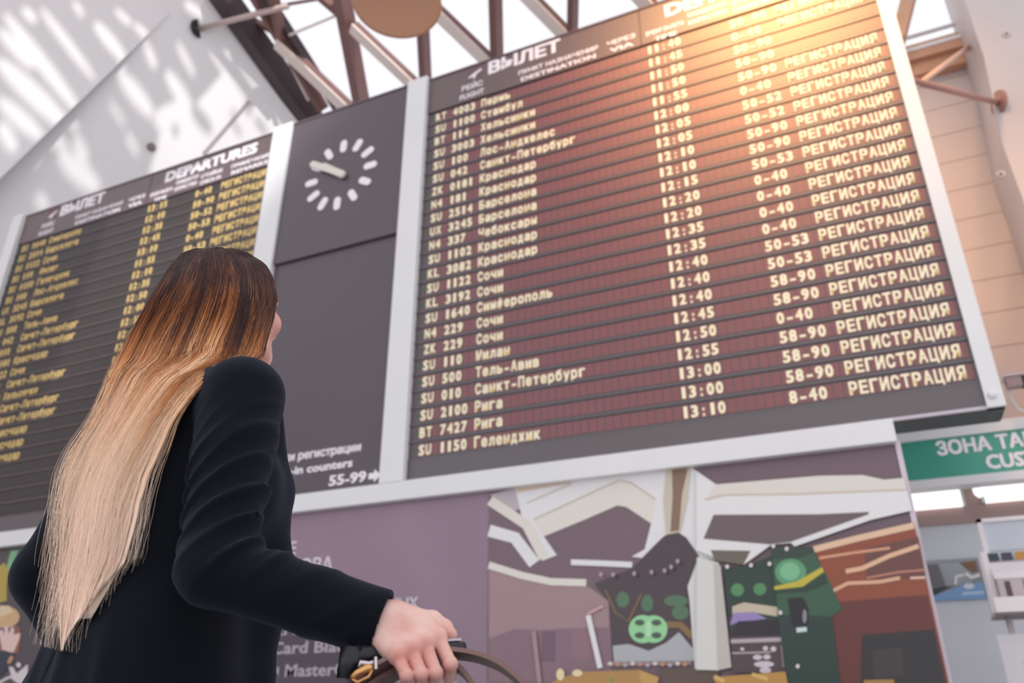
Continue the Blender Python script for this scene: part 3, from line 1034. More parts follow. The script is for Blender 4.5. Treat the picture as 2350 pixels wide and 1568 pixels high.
for k in range(3):
    xa = 0.752 + k * 0.16
    b = MB()
    b.box(xa, xa + 0.15, 6.63, 6.66, 1.64, 1.785, mat('leaflet_pale', (206, 190, 192), 0.5))
    b.box(xa + 0.04, xa + 0.075, 6.627, 6.632, 1.66, 1.77, mat('leaflet_ink', (96, 78, 92), 0.5))
    b.build('leaflet', rk)
for k, c in enumerate(((60, 72, 84), (76, 74, 92), (206, 150, 70), (206, 150, 70))):
    xa = 0.748 + k * 0.087
    b = MB()
    b.box(xa, xa + 0.07, 6.79, 6.80, 1.935, 1.99, mat('booklet_%d' % k, c, 0.4))
    b.build('booklet', rk)
b = MB()
b.tube([(0.78, 6.8, 0.02), (0.78, 6.8, 1.56)], 0.022, RW)
b.build('pole', rk)
b = MB()
b.lathe([(0.2, 0.0), (0.2, 0.012), (0.03, 0.03)], (0.78, 6.8, 0.0), RW, 32)
b.build('foot', rk)
bx = thing('leaflet_box', 'plain white box panel mounted below the brochure rack', 'box', (0.95, 6.72, 0.9))
b = MB()
b.box(0.675, 1.35, 6.70, 6.775, 0.9, 1.43, mat('box_white', (226, 222, 226), 0.4))
b.build('body', bx)
b = MB()
b.box(0.80, 1.25, 6.694, 6.70, 1.05, 1.26, mat('box_plate', (214, 210, 214), 0.4))
b.build('front_plate', bx)

# security camera
sc_ = thing('security_camera', 'grey and black security camera at the right edge above the green sign', 'security camera', (1.40, 7.2, 3.42))
b = MB()
b.box(1.235, 1.345, 7.16, 7.25, 3.355, 3.445, mat('camera_grey', (150, 132, 134), 0.4))
b.box(1.225, 1.36, 7.15, 7.26, 3.445, 3.462, mat('camera_hood', (196, 186, 200), 0.4))
b.build('housing', sc_)
b = MB()
b.box(1.3451, 1.62, 7.165, 7.245, 3.35, 3.44, DARK)
b.build('rear_body', sc_)
b = MB()
b.lathe([(0.03, 0.0), (0.03, 0.012)], (1.235, 7.205, 3.4), DARK, 16, 'x')
b.build('lens', sc_)
b = MB()
b.bar((1.40, 7.26, 3.40), (1.40, 7.46, 3.15), 0.05, 0.03, WHITE)
b.build('bracket', sc_)
b = MB()
b.tube([(1.25, 7.26, 3.36), (1.26, 7.3, 3.28), (1.30, 7.36, 3.22), (1.37, 7.42, 3.20)], 0.008, WHITE)
b.build('cable', sc_)

# right wall pilaster, cornice, high window
def Pv(px, py, Y):
    x, z = onY(px, py, Y)
    return (x, z)


b = MB()
e0, e1, e2 = Pv(2258, 130, 8.6), Pv(2300, 330, 8.6), Pv(2345, 450, 8.6)
prof = [(e2[0] - 0.02, 2.96), e2, e1, e0, (e0[0], 13), (6, 13), (6, 2.96)]
nn = len(prof)
vs = [(p[0], 8.6, p[1]) for p in prof] + [(p[0], 9.49, p[1]) for p in prof]
b.add(vs, [tuple(range(nn)), tuple(range(2 * nn - 1, nn - 1, -1))] + [(i, (i + 1) % nn, nn + (i + 1) % nn, nn + i) for i in range(nn)], WALLW)
pil = tag(b.build('wall_right', recalc=True), kind='structure')
for (px, py) in ((2297, 400), (2310, 78)):
    x, z_ = onY(px, py, 8.59)
    b = MB()
    b.lathe([(0.045, -0.01), (0.045, 0.012), (0.022, 0.016)], (x, 8.6, z_), WALLW, 20, 'y')
    b.lathe([(0.018, 0.012), (0.018, 0.019)], (x, 8.6, z_), mat('bolt_rust', (140, 96, 84), 0.5), 14, 'y')
    b.build('anchor_bolt', pil)
TANM = mat('warm_tinted_soffit', (206, 158, 128), 0.55, var=0.05)  # brownish soffit with the tan of the warm light put into its colour
b = MB()
b.box(0.6, 2.6, 9.36, 9.8, 8.5, 8.835, TANM)
b.box(0.6, 2.6, 9.28, 9.8, 8.70, 8.835, TANM)
struct(b, 'trim_5')
b = MB()
b.box(0.8, 2.27, 9.27, 9.42, 8.835, 8.892, WHITE)
b.box(0.8, 2.21, 9.37, 9.45, 8.892, 9.02, TANM)
b.box(2.20, 2.27, 9.28, 9.42, 8.892, 11.5, WHITE)
b.box(0.8, 2.20, 9.37, 9.43, 9.17, 9.19, WHITE)
wf = struct(b, 'window_2')
b = MB()
b.box(0.8, 2.20, 9.395, 9.405, 9.02, 11.5, gl)
b.build('pane', wf)
b = MB()
b.box(2.2705, 2.75, 9.2, 9.8, 8.78, 12, TANM)
struct(b, 'trim_6')
b = MB()
a1, a2 = onY(2060, 95, 9.0), onY(2100, -60, 9.0)
b.bar((a1[0], 9.0, a1[1]), (a2[0], 9.0, a2[1]), 0.16, 0.2, TANM, up=(0, 1, 0))
struct(b, 'roof_beam')
RODM = mat('rod_brown', (170, 124, 112), 0.45)
x0, z0 = onY(2292, 236, 8.6)
x1, z1 = onY(2100, 305, 7.2)
rod('tie_rod', 'horizontal brown tie rod with a round flange on the right wall', [(x0, 8.6, z0), (0.95, 6.28, z1 - 0.05)], 0.032, RODM, (0.14, Vector((-0.93, -0.36, 0)).normalized()))
x0, z0 = onY(2222, 108, 9.1)
x1, z1 = onY(2085, 205, 7.6)
rod('tie_rod', 'slanting pale tie rod just below the high window', [(x0, 9.1, z0), (0.95, 6.28, onY(2060, 222, 6.28)[1])], 0.03, mat('rod_pale', (206, 168, 148), 0.45), (0.05, Vector((0, -1, 0))))

# pendant disc lamp
lp = Vector(lev(911, 8, 4.3))
lamp_c = Vector((cy * lp.x - sy * lp.y, sy * lp.x + cy * lp.y, lp.z))
pl_ = thing('pendant_lamp', 'round tan dish lamp hanging under the glass roof at the top of the photo', 'lamp', lamp_c)
LTAN = mat('lamp_tan', (224, 172, 140), 0.5)
b = MB()
prof = [(0.02, 0.13), (0.12, 0.125), (0.24, 0.10), (0.315, 0.05), (0.335, 0.0), (0.33, -0.012), (0.30, -0.01), (0.24, 0.0), (0.12, 0.012), (0.01, 0.015)]
b.lathe(prof, lamp_c, LTAN, 56)
b.build('dish', pl_)
b = MB()
b.tube([lamp_c + Vector((0, 0, 0.12)), lamp_c + Vector((0, 0, 4.2))], 0.018, STEEL)
b.build('suspension_rod', pl_)
b = MB()
b.bar(lamp_c + Vector((-4, -1.5, 4.25)), lamp_c + Vector((5.5, 1.5, 4.25)), 0.16, 0.2, STEEL)
struct(b, 'roof_beam')

# ---------------------------------------------------------------- the traveller
# built in the level frame (right, forward, up) of the measured points, turned as a whole by YAW
BASE = np.array((-0.575, 1.36, 0.0))


def smin(a, c, k):
    h = np.clip(0.5 + 0.5 * (c - a) / k, 0, 1)
    return c + (a - c) * h - k * h * (1 - h)


def smax(a, c, k):
    return -smin(-a, -c, k)


def rcone(P, a, c, ra, rb):
    a, c = np.asarray(a, float), np.asarray(c, float)
    d = c - a
    t = np.clip(((P - a) @ d) / (d @ d), 0, 1)
    return np.linalg.norm(P - a - t[:, None] * d, axis=1) - (ra + (rb - ra) * t)


def chain(P, pts, rs, k=0.01):
    d = None
    for i in range(len(pts) - 1):
        e = rcone(P, pts[i], pts[i + 1], rs[i], rs[i + 1])
        d = e if d is None else smin(d, e, k)
    return d


def ellip(P, c, ax, R=None):
    q = P - np.asarray(c)
    if R is not None:
        q = q @ R
    ax = np.asarray(ax)
    k0 = np.linalg.norm(q / ax, axis=1)
    k1 = np.linalg.norm(q / (ax * ax), axis=1)
    return k0 * (k0 - 1.0) / np.maximum(k1, 1e-9)


def surface_nets(f, lo, hi, h):
    lo, hi = np.asarray(lo, float), np.asarray(hi, float)
    n = np.ceil((hi - lo) / h).astype(int) + 1
    ax = [lo[i] + h * np.arange(n[i]) for i in range(3)]
    val = np.empty(n)
    YZ = np.stack(np.meshgrid(ax[1], ax[2], indexing='ij'), -1).reshape(-1, 2)
    step = max(1, 200000 // len(YZ))
    for i in range(0, n[0], step):
        xs = ax[0][i:i + step]
        Pn = np.concatenate([np.concatenate([np.full((len(YZ), 1), x), YZ], 1) for x in xs])
        val[i:i + step] = f(Pn).reshape(len(xs), n[1], n[2])
    s = val < 0
    acc = np.zeros(tuple(n - 1) + (3,))
    cnt = np.zeros(tuple(n - 1))
    idx = np.stack(np.meshgrid(*[np.arange(m - 1) for m in n], indexing='ij'), -1)

    def corner(A, o):
        return A[o[0]:n[0] - 1 + o[0], o[1]:n[1] - 1 + o[1], o[2]:n[2] - 1 + o[2]]
    for a in range(3):
        for o1 in (0, 1):
            for o2 in (0, 1):
                o = [0, 0, 0]
                o[(a + 1) % 3], o[(a + 2) % 3] = o1, o2
                p = list(o)
                p[a] = 1
                va, vb = corner(val, o), corner(val, p)
                c = (va < 0) != (vb < 0)
                t = np.where(c, va / np.where(c, va - vb, 1), 0)
                off = np.array(o, float)
                for d in range(3):
                    acc[..., d] += np.where(c, off[d] + (t if d == a else 0), 0)
                cnt += c
    act = cnt > 0
    vid = np.full(act.shape, -1)
    vid[act] = np.arange(act.sum())
    V = (idx[act] + acc[act] / cnt[act][:, None]) * h + lo
    F = []
    for a in range(3):
        b1, b2 = (a + 1) % 3, (a + 2) % 3
        sl0, sl1 = [slice(None)] * 3, [slice(None)] * 3
        sl0[a], sl1[a] = slice(0, -1), slice(1, None)
        c = s[tuple(sl0)] != s[tuple(sl1)]
        e = np.argwhere(c)
        e = e[(e[:, b1] > 0) & (e[:, b2] > 0) & (e[:, b1] < n[b1] - 1) & (e[:, b2] < n[b2] - 1)]
        if not len(e):
            continue
        fl = s[tuple(sl0)][tuple(e.T)]
        q = []
        for o1, o2 in ((-1, -1), (0, -1), (0, 0), (-1, 0)):
            g = e.copy()
            g[:, b1] += o1
            g[:, b2] += o2
            q.append(vid[tuple(g.T)])
        q = np.stack(q, 1)
        q[~fl] = q[~fl][:, ::-1]
        F.append(q)
    return V, np.concatenate(F)


def project(f, V, it=3, eps=5e-4):
    for _ in range(it):
        d = f(V)
        g = np.stack([(f(V + np.eye(3)[i] * eps) - d) / eps for i in range(3)], 1)
        V = V - g * (d / np.maximum((g * g).sum(1), 1e-3))[:, None]
    return V


def mesh_obj(name, V, F, m, base=BASE, parent=None, smooth=True, mats=None, mi=None):
    me = bpy.data.meshes.new(name)
    me.from_pydata((np.asarray(V) - base).tolist(), [], np.asarray(F).tolist() if not isinstance(F, list) else F)
    for q in (mats or [m]):
        me.materials.append(q)
    if mi is not None:
        me.polygons.foreach_set('material_index', np.asarray(mi, dtype=np.int32))
    me.polygons.foreach_set('use_smooth', [smooth] * len(me.polygons))
    me.update()
    o = bpy.data.objects.new(name, me)
    COL.objects.link(o)
    if parent:
        o.parent = parent
    return o


# joints
RT, FW = np.array((0.766, -0.643, 0.0)), np.array((0.643, 0.766, 0.0))
UPV = np.array((0.0, 0.0, 1.0))
SX = np.array((-0.575, 1.315))
Rs, Re, Rw = np.array((-0.435, 1.20, 1.368)), np.array((-0.410, 1.125, 1.088)), lev(878, 1432, 1.135)
Ls, Le, Lw = np.array((-0.713, 1.431, 1.365)), np.array((-0.795, 1.41, 1.125)), np.array((-0.700, 1.53, 0.925))
# height, half width, half depth, shift forward
TORSO = np.array([(0.70, 0.205, 0.145, 0.0), (0.80, 0.205, 0.145, 0.0), (0.90, 0.192, 0.135, 0.0), (1.00, 0.172, 0.12, 0.005), (1.10, 0.155, 0.108, 0.012), (1.20, 0.162, 0.115, 0.02),
                  (1.28, 0.170, 0.115, 0.02), (1.34, 0.168, 0.10, 0.01), (1.39, 0.145, 0.08, 0.0), (1.43, 0.085, 0.062, 0.0), (1.47, 0.062, 0.056, 0.01), (1.6, 0.05, 0.05, 0.03)])


def torso(P, grow, zlo, zhi, k=0.012):
    z = P[:, 2]
    wd = np.interp(z, TORSO[:, 0], TORSO[:, 1]) + grow
    dp = np.interp(z, TORSO[:, 0], TORSO[:, 2]) + grow
    sh = np.interp(z, TORSO[:, 0], TORSO[:, 3])
    q = P[:, :2] - SX - sh[:, None] * FW[:2]
    a, c = q @ RT[:2], q @ FW[:2]
    r = (np.abs(a / wd) ** 2.3 + np.abs(c / dp) ** 2.3) ** (1 / 2.3)
    d = (r - 1) * np.minimum(wd, dp) * 0.9
    return smax(smax(d, z - zhi, k), zlo - z, k)


def arm(P, s, e, w_, rs, k=0.02):
    return smin(rcone(P, s, e, rs[0], rs[1]), rcone(P, e, w_, rs[1], rs[2]), k)


def folds(P):
    """creases of the right sleeve"""
    d = np.zeros(len(P))
    # upper arm: folds that run diagonally round the sleeve
    ax = (Re - Rs) / np.linalg.norm(Re - Rs)
    q = P - Rs
    t = q @ ax
    x = q[:, 0]
    ph = (t + 1.05 * x + 0.012 * np.sin(31 * x + 9 * t)) / 0.047
    rdg = (0.5 + 0.5 * np.sin(2 * np.pi * ph)) ** 3.5
    env = np.exp(-((t - 0.19) / 0.095) ** 2) * np.clip((0.12 - np.linalg.norm(q - t[:, None] * ax, axis=1)) / 0.03, 0, 1) * np.clip(0.75 - (q @ np.array((0.25, 0.97, 0.0))) / 0.06, 0, 1)
    d -= (0.007 * rdg - 0.002) * env
    ph2 = (t + 0.5 * x) / 0.11 + 0.2
    d -= 0.004 * (0.5 + 0.5 * np.sin(2 * np.pi * ph2)) ** 3 * np.exp(-((t - 0.09) / 0.07) ** 2)
    # elbow and forearm
    bx = (Rw - Re) / np.linalg.norm(Rw - Re)
    q = P - Re
    t = q @ bx
    up = q[:, 2]
    ph = (t - 0.95 * up + 0.01 * np.sin(40 * up)) / 0.062
    env = np.exp(-((t - 0.055) / 0.07) ** 2) * np.clip((up + 0.035) / 0.05, 0, 1)
    d -= 0.0075 * (0.5 + 0.5 * np.sin(2 * np.pi * ph)) ** 4 * env
    ph = (t - 1.6 * up) / 0.13
    d -= 0.0028 * (0.5 + 0.5 * np.sin(2 * np.pi * ph)) ** 3 * np.exp(-((t - 0.17) / 0.07) ** 2)
    return d


FRONT = [lev(612, 960, 1.40), lev(622, 1130, 1.42), lev(612, 1290, 1.40), lev(588, 1430, 1.37), lev(578, 1600, 1.35)]


def jacket_sdf(P, detail=True):
    d = torso(P, 0.006, 0.70, 1.445)
    # soft drape folds of the back below the waist
    if detail:
        q = P[:, :2] - SX
        a = q @ RT[:2]
        z = P[:, 2]
        d = d - 0.005 * (0.5 + 0.5 * np.sin(2 * np.pi * (a + 0.35 * (z - 1.0)) / 0.085)) ** 3 * np.clip((1.06 - z) / 0.12, 0, 1)
        # centre back seam
        c = q @ FW[:2]
        d = d + 0.0025 * np.exp(-(a / 0.003) ** 2) * (c < 0) * (z < 1.38)
    for s, sg in ((Rs, 1), (Ls, -1)):
        inner = np.array((*(SX + 0.055 * sg * RT[:2]), 1.395))
        d = smin(d, rcone(P, inner, s + np.array((0, 0, 0.004)), 0.05, 0.062), 0.03)
    # bust and front, and the loose front edge of the open jacket
    for sg in (1, -1):
        d = smin(d, ellip(P, (*(SX + 0.085 * FW[:2] + 0.07 * sg * RT[:2]), 1.245), (0.07, 0.07, 0.085)), 0.04)
    for i, (s, e, w_) in enumerate(((Rs, Re, Rw), (Ls, Le, Lw))):
        a = arm(P, s, e, w_, (0.066, 0.048, 0.044) if i == 0 else (0.070, 0.056, 0.045))
        if i == 0 and detail:
            a = a + folds(P)
        d = smin(d, a, 0.010)
    # loose front edge and lapel on the right side
    fr = chain(P, FRONT, [0.03, 0.034, 0.036, 0.034, 0.032], 0.03)
    d = smin(d, fr, 0.06)
    # open cuffs
    for (e, w_) in ((Re, Rw), (Le, Lw)):
        ax = (w_ - e) / np.linalg.norm(w_ - e)
        t = (P - w_) @ ax
        rad = np.linalg.norm((P - w_) - t[:, None] * ax, axis=1)
        near = (rad < 0.09) & (t > -0.05) & (t < 0.12)
        cut = np.where(near, t, -1)
        d = np.where(near, smax(d, cut, 0.004), d)
        hole = np.where(near, smax(rad - 0.036, -0.02 - t, 0.004), 1)
        d = smax(d, -hole, 0.004)
    # neckline
    nk = rcone(P, (*(SX + 0.0 * FW[:2]), 1.43), (*(SX + 0.06 * FW[:2]), 1.52), 0.056, 0.062)
    d = smax(d, -nk, 0.008)
    return d


# head
HC = np.array((-0.548, 1.375, 1.625))
hy, hp = math.radians(22), math.radians(16)
Fd = np.array((math.sin(hy) * math.cos(hp), math.cos(hy) * math.cos(hp), math.sin(hp)))
Rd = np.array((math.cos(hy), -math.sin(hy), 0.0))
Ud = np.cross(Rd, Fd)
HR = np.stack((Rd, Fd, Ud), 1)


def hl(x, y, z):
    return HC + HR @ np.array((x, y, z))


def head_sdf(P):
    q = (P - HC) @ HR
    d = ellip(q, (0, -0.012, 0.028), (0.073, 0.092, 0.080))
    d = smin(d, ellip(q, (0, 0.028, -0.035), (0.058, 0.062, 0.078)), 0.03)
    d = smin(d, rcone(q, (0, 0.066, -0.098), (0, 0.056, -0.09), 0.021, 0.024), 0.03)
    for s in (1, -1):
        d = smin(d, ellip(q, (0.040 * s, 0.060, -0.030), (0.026, 0.024, 0.024)), 0.02)
        d = smin(d, rcone(q, (0.056 * s, 0.0, -0.062), (0.018 * s, 0.062, -0.094), 0.016, 0.018), 0.02)
        d = smax(d, -ellip(q, (0.031 * s, 0.098, 0.0), (0.017, 0.016, 0.012)), 0.012)
        d = smin(d, ellip(q, (0.031 * s, 0.077, -0.001), (0.0135, 0.0125, 0.0125)), 0.003)
        d = smin(d, rcone(q, (0.014 * s, 0.092, 0.017), (0.045 * s, 0.08, 0.017), 0.006, 0.006), 0.014)
        e = ellip(q, (0.074 * s, -0.006, -0.012), (0.009, 0.018, 0.031))
        e = smax(e, -ellip(q, (0.082 * s, -0.001, -0.010), (0.006, 0.010, 0.018)), 0.004)
        d = smin(d, e, 0.006)
        d = smin(d, ellip(q, (0.009 * s, 0.107, -0.043), (0.008, 0.009, 0.007)), 0.006)
    d = smin(d, rcone(q, (0, 0.090, 0.006), (0, 0.112, -0.040), 0.007, 0.010), 0.012)
    d = smin(d, rcone(q, (-0.016, 0.087, -0.066), (0.016, 0.087, -0.066), 0.006, 0.006), 0.006)
    d = smin(d, rcone(q, (-0.014, 0.086, -0.076), (0.014, 0.086, -0.076), 0.0065, 0.0065), 0.005)
    d = d + 0.002 * np.exp(-((q[:, 2] + 0.071) / 0.0018) ** 2) * (np.abs(q[:, 0]) < 0.024) * (q[:, 1] > 0.07)
    neck = rcone(P, (*(SX + 0.01 * FW[:2]), 1.38), hl(0, -0.025, -0.06), 0.056, 0.05)
    return smin(d, neck, 0.02)


# right hand on the case grip
GA, GB = lev(800, 1508, 1.100), lev(1066, 1488, 1.165)          # grip ends
gx = (GB - GA) / np.linalg.norm(GB - GA)
KN = {'i': (1004, 1464, 1.130), 'm': (974, 1478, 1.112), 'r': (943, 1491, 1.100), 'l': (911, 1505, 1.092)}
PI = {'i': (1034, 1525, 1.108), 'm': (999, 1545, 1.092), 'r': (966, 1547, 1.083), 'l': (933, 1551, 1.078)}
FR = {'i': 0.0088, 'm': 0.0088, 'r': 0.0084, 'l': 0.0078}


def fingers():
    out = {}
    for k in 'imrl':
        a, c = lev(*KN[k]), lev(*PI[k])
        d = c + np.array((-0.002, 0.020, -0.014)) * (0.9 if k == 'l' else 1)
        e = d + np.array((-0.003, 0.016, 0.008)) * (0.85 if k == 'l' else 1)
        out[k] = (a, c, d, e)
    return out


FG = fingers()
TH = [lev(925, 1418, 1.155), lev(992, 1424, 1.172), lev(1020, 1441, 1.170), lev(1035, 1456, 1.160)]


def hand_sdf(P):
    d = rcone(P, Rw + (Rw - Re) * -0.35, Rw + (lev(920, 1450, 1.125) - Rw) * 0.35, 0.027, 0.026)
    W = Rw
    pal = None
    fing = []
    for k, off in (('i', 0.016), ('m', 0.006), ('r', -0.004), ('l', -0.014)):
        s = W + np.array((0.25 * off, 0.5 * off, 0.8 * off)) + (FG[k][0] - W) * 0.12
        m = rcone(P, s, FG[k][0], 0.019, 0.0125)
        pal = m if pal is None else smin(pal, m, 0.016)
    d = smin(d, pal, 0.02)
    d = smin(d, ellip(P, (W + lev(985, 1440, 1.15)) / 2 + np.array((0.004, 0.006, -0.004)), (0.04, 0.024, 0.026)), 0.02)
    for k in 'imrl':
        a, c, e, t = FG[k]
        r = FR[k]
        f = chain(P, [a, c, e, t], [r + 0.0012, r - 0.0002, r - 0.0004, r * 0.84], 0.003)
        fing.append(f)
        d = smin(d, np.linalg.norm(P - (a + np.array((0, -0.003, 0.002))), axis=1) - (r + 0.0028), 0.005)
        fing.append(np.linalg.norm(P - (c + np.array((0, -0.002, 0.0))), axis=1) - (r + 0.001))
    for k, f in enumerate(fing):
        blend = 0.0045 if k % 2 == 0 else 0.0015
        d = smin(d, f, blend) if k < 1 else np.where(True, smin(d, f, 0.0022), d)
    d = smin(d, chain(P, TH, [0.0165, 0.0125, 0.0105, 0.0085], 0.006), 0.010)
    # tendons
    return d


# left hand tucked at the hip
def lhand_sdf(P):
    ax = (Lw - Le) / np.linalg.norm(Lw - Le)
    d = rcone(P, Lw - ax * 0.05, Lw + ax * 0.02, 0.027, 0.026)
    k0 = Lw + ax * 0.09
    for i, o in enumerate((-0.027, -0.009, 0.009, 0.027)):
        side = FW * o
        d = smin(d, rcone(P, Lw + ax * 0.01 + side * 0.5, k0 + side, 0.017, 0.012), 0.014)
    for i, o in enumerate((-0.03, -0.01, 0.01, 0.03)):
        side = FW * o
        ln = (0.036, 0.042, 0.04, 0.03)[i]
        a = k0 + side
        c = a + ax * ln + RT * 0.008
        e = c + ax * ln * 0.6 + RT * 0.016
        d = smin(d, chain(P, [a, c, e], [0.011, 0.009, 0.0075], 0.003), 0.005)
    a = Lw + ax * 0.03 + FW * 0.024
    d = smin(d, chain(P, [a, a + ax * 0.035 + FW * 0.022, a + ax * 0.065 + FW * 0.024], [0.015, 0.011, 0.009], 0.004), 0.008)
    return d


HIP = np.array((*SX, 0.0))
LEG = []
for sg in (1, -1):
    h0 = HIP + RT * 0.09 * sg + UPV * 0.86
    kn = HIP + RT * 0.09 * sg + FW * 0.03 + UPV * 0.47
    an = HIP + RT * 0.085 * sg - FW * 0.01 + UPV * 0.10
    LEG.append((h0, kn, an))


def body_sdf(P):
    d = torso(P, -0.018, 0.78, 1.46, 0.03)
    for s, e, w_ in ((Rs, Re, Rw), (Ls, Le, Lw)):
        d = smin(d, arm(P, s - UPV * 0.006, e, w_, (0.05, 0.04, 0.027)), 0.03)
    for (h0, kn, an) in LEG:
        d = smin(d, chain(P, [h0, kn, an], [0.085, 0.055, 0.036], 0.03), 0.03)
        d = smin(d, chain(P, [an, an - UPV * 0.03 + FW * 0.06, an - UPV * 0.065 + FW * 0.15], [0.034, 0.034, 0.024], 0.02), 0.02)
    return d


SKIN = mat('skin', (232, 190, 178), 0.45, spec=0.4, sss=0.25)
nt = SKIN.node_tree
p_ = nt.nodes['Principled BSDF']
nz = nt.nodes.new('ShaderNodeTexNoise')
tc = nt.nodes.new('ShaderNodeTexCoord')
nz.inputs['Scale'].default_value = 26
nz.inputs['Detail'].default_value = 3
nt.links.new(tc.outputs['Object'], nz.inputs['Vector'])
rp = nt.nodes.new('ShaderNodeValToRGB')
rp.color_ramp.elements[0].position, rp.color_ramp.elements[1].position = 0.32, 0.68
rp.color_ramp.elements[0].color, rp.color_ramp.elements[1].color = L(224, 172, 160), L(240, 204, 194)
nt.links.new(nz.outputs['Fac'], rp.inputs['Fac'])
nt.links.new(rp.outputs['Color'], p_.inputs['Base Color'])
ba = nt.nodes.new('ShaderNodeAttribute')
ba.attribute_name = 'blush'
bm_ = nt.nodes.new('ShaderNodeMix')
bm_.data_type = 'RGBA'
bm_.inputs['B'].default_value = L(206, 118, 106)
nt.links.new(ba.outputs['Fac'], bm_.inputs['Factor'])
nt.links.new(rp.outputs['Color'], bm_.inputs['A'])
nt.links.new(bm_.outputs['Result'], p_.inputs['Base Color'])
LIP = mat('lip', (196, 112, 108), 0.4)
EYE_W = mat('eye_white', (228, 222, 220), 0.2)
EYE_D = mat('eye_dark', (52, 38, 34), 0.2)
CLOTH = mat('black_wool', (11, 14, 21), 0.8, spec=0.12, sheen=0.10, bump=0.25, bscale=900)

parts = []
V, F = surface_nets(body_sdf, (-0.95, 1.02, 0.0), (-0.14, 1.72, 1.47), 0.013)
parts.append((V, F))
V, F = surface_nets(head_sdf, (-0.69, 1.20, 1.38), (-0.40, 1.54, 1.76), 0.0038)
parts.append((project(head_sdf, V, 2), F))
V, F = surface_nets(hand_sdf, np.minimum(Rw, GA) - 0.07, np.maximum(Rw, GB) + 0.07, 0.0024)
parts.append((project(hand_sdf, V, 2), F))
V, F = surface_nets(lhand_sdf, Lw - 0.12, Lw + (0.14, 0.14, 0.06), 0.004)
V2, F2 = surface_nets(lhand_sdf, Lw - (0.14, 0.14, 0.24), Lw + (0.16, 0.16, 0.06), 0.004)
parts.append((V2, F2))
VV, FF, MI, n0 = [], [], [], 0
for k, (V, F) in enumerate(parts):
    VV.append(V)
    FF.append(F + n0)
    c = V[F].mean(1)
    mi = np.zeros(len(F), int)
    if k == 1:
        q = (c - HC) @ HR
        mi[(q[:, 1] > 0.083) & (np.abs(q[:, 0]) < 0.023) & (q[:, 2] < -0.060) & (q[:, 2] > -0.083)] = 1
        for s in (1, -1):
            e = np.linalg.norm(q - np.array((0.031 * s, 0.077, -0.001)), axis=1) < 0.0145
            mi[e & (np.abs(q[:, 2] + 0.001) < 0.006)] = 2
            ir = np.linalg.norm(q - np.array((0.032 * s, 0.0895, -0.001)), axis=1) < 0.006
            mi[ir] = 3
            br = (np.abs(q[:, 2] - (0.021 - 0.12 * np.abs(np.abs(q[:, 0]) - 0.032))) < 0.0035) & (q[:, 0] * s > 0.012) & (q[:, 0] * s < 0.052) & (q[:, 1] > 0.06)
            mi[br] = 3
    MI.append(mi)
    n0 += len(V)
person = mesh_obj('person', np.concatenate(VV), np.concatenate(FF), None, mats=[SKIN, LIP, EYE_W, EYE_D], mi=np.concatenate(MI))
Vp = np.concatenate(VV)
bl = np.zeros(len(Vp))
for kk in 'imrl':
    a, c1_, e1_, t1_ = FG[kk]
    bl += 0.55 * np.exp(-(np.linalg.norm(Vp - a - np.array((0, -0.008, 0.0)), axis=1) / 0.010) ** 2)
    bl += 0.45 * np.exp(-(np.linalg.norm(Vp - c1_ - np.array((0, -0.004, -0.004)), axis=1) / 0.014) ** 2)
    bl += 0.30 * np.exp(-(np.linalg.norm(Vp - (a + c1_) / 2, axis=1) / 0.016) ** 2)
bl += 0.5 * np.exp(-(np.linalg.norm(Vp - TH[3], axis=1) / 0.012) ** 2)
bl += 0.42 * np.exp(-(np.linalg.norm(Vp - hl(0.04, 0.05, -0.05), axis=1) / 0.07) ** 2)
at_ = person.data.attributes.new('blush', 'FLOAT', 'POINT')
at_.data.foreach_set('value', np.clip(bl, 0, 0.8).astype(np.float32))
tag(person, 'person with long ombre hair and black jacket looking up, right hand on a case grip', 'person')
yawR = np.array(((cy, -sy, 0), (sy, cy, 0), (0, 0, 1)))
person.location = tuple(yawR @ BASE)
person.rotation_euler = (0, 0, YAW)

V, F = surface_nets(jacket_sdf, (-0.95, 1.0, 0.66), (-0.13, 1.72, 1.50), 0.005)
V = project(jacket_sdf, V, 2)
jk = mesh_obj('jacket', V, F, CLOTH, parent=person)
# collar
b = MB()
# trousers and shoes (below the frame)
def trouser_sdf(P):
    d = torso(P, -0.008, 0.76, 0.98)
    for (h0, kn, an) in LEG:
        d = smin(d, chain(P, [h0, kn, an - UPV * 0.0], [0.10, 0.072, 0.062], 0.03), 0.02)
    return smax(d, 0.085 - P[:, 2], 0.006)


V, F = surface_nets(trouser_sdf, (-0.9, 1.05, 0.05), (-0.25, 1.65, 1.0), 0.012)
mesh_obj('trousers', V, F, mat('black_trouser', (20, 20, 24), 0.85, bump=0.2, bscale=700), parent=person)
for (h0, kn, an) in LEG:
    f = lambda P, an=an: smax(smin(chain(P, [an - UPV * 0.02 - FW * 0.02, an - UPV * 0.05 + FW * 0.07, an - UPV * 0.07 + FW * 0.17], [0.042, 0.042, 0.032], 0.02),
                                   rcone(P, an - UPV * 0.07 - FW * 0.04, an - UPV * 0.07 + FW * 0.16, 0.036, 0.034), 0.02), 0.0 - P[:, 2], 0.004)
    V, F = surface_nets(f, an - (0.25, 0.25, 0.12), an + (0.25, 0.25, 0.08), 0.008)
    mesh_obj('shoe', V, F, mat('black_leather', (24, 22, 24), 0.35), parent=person)

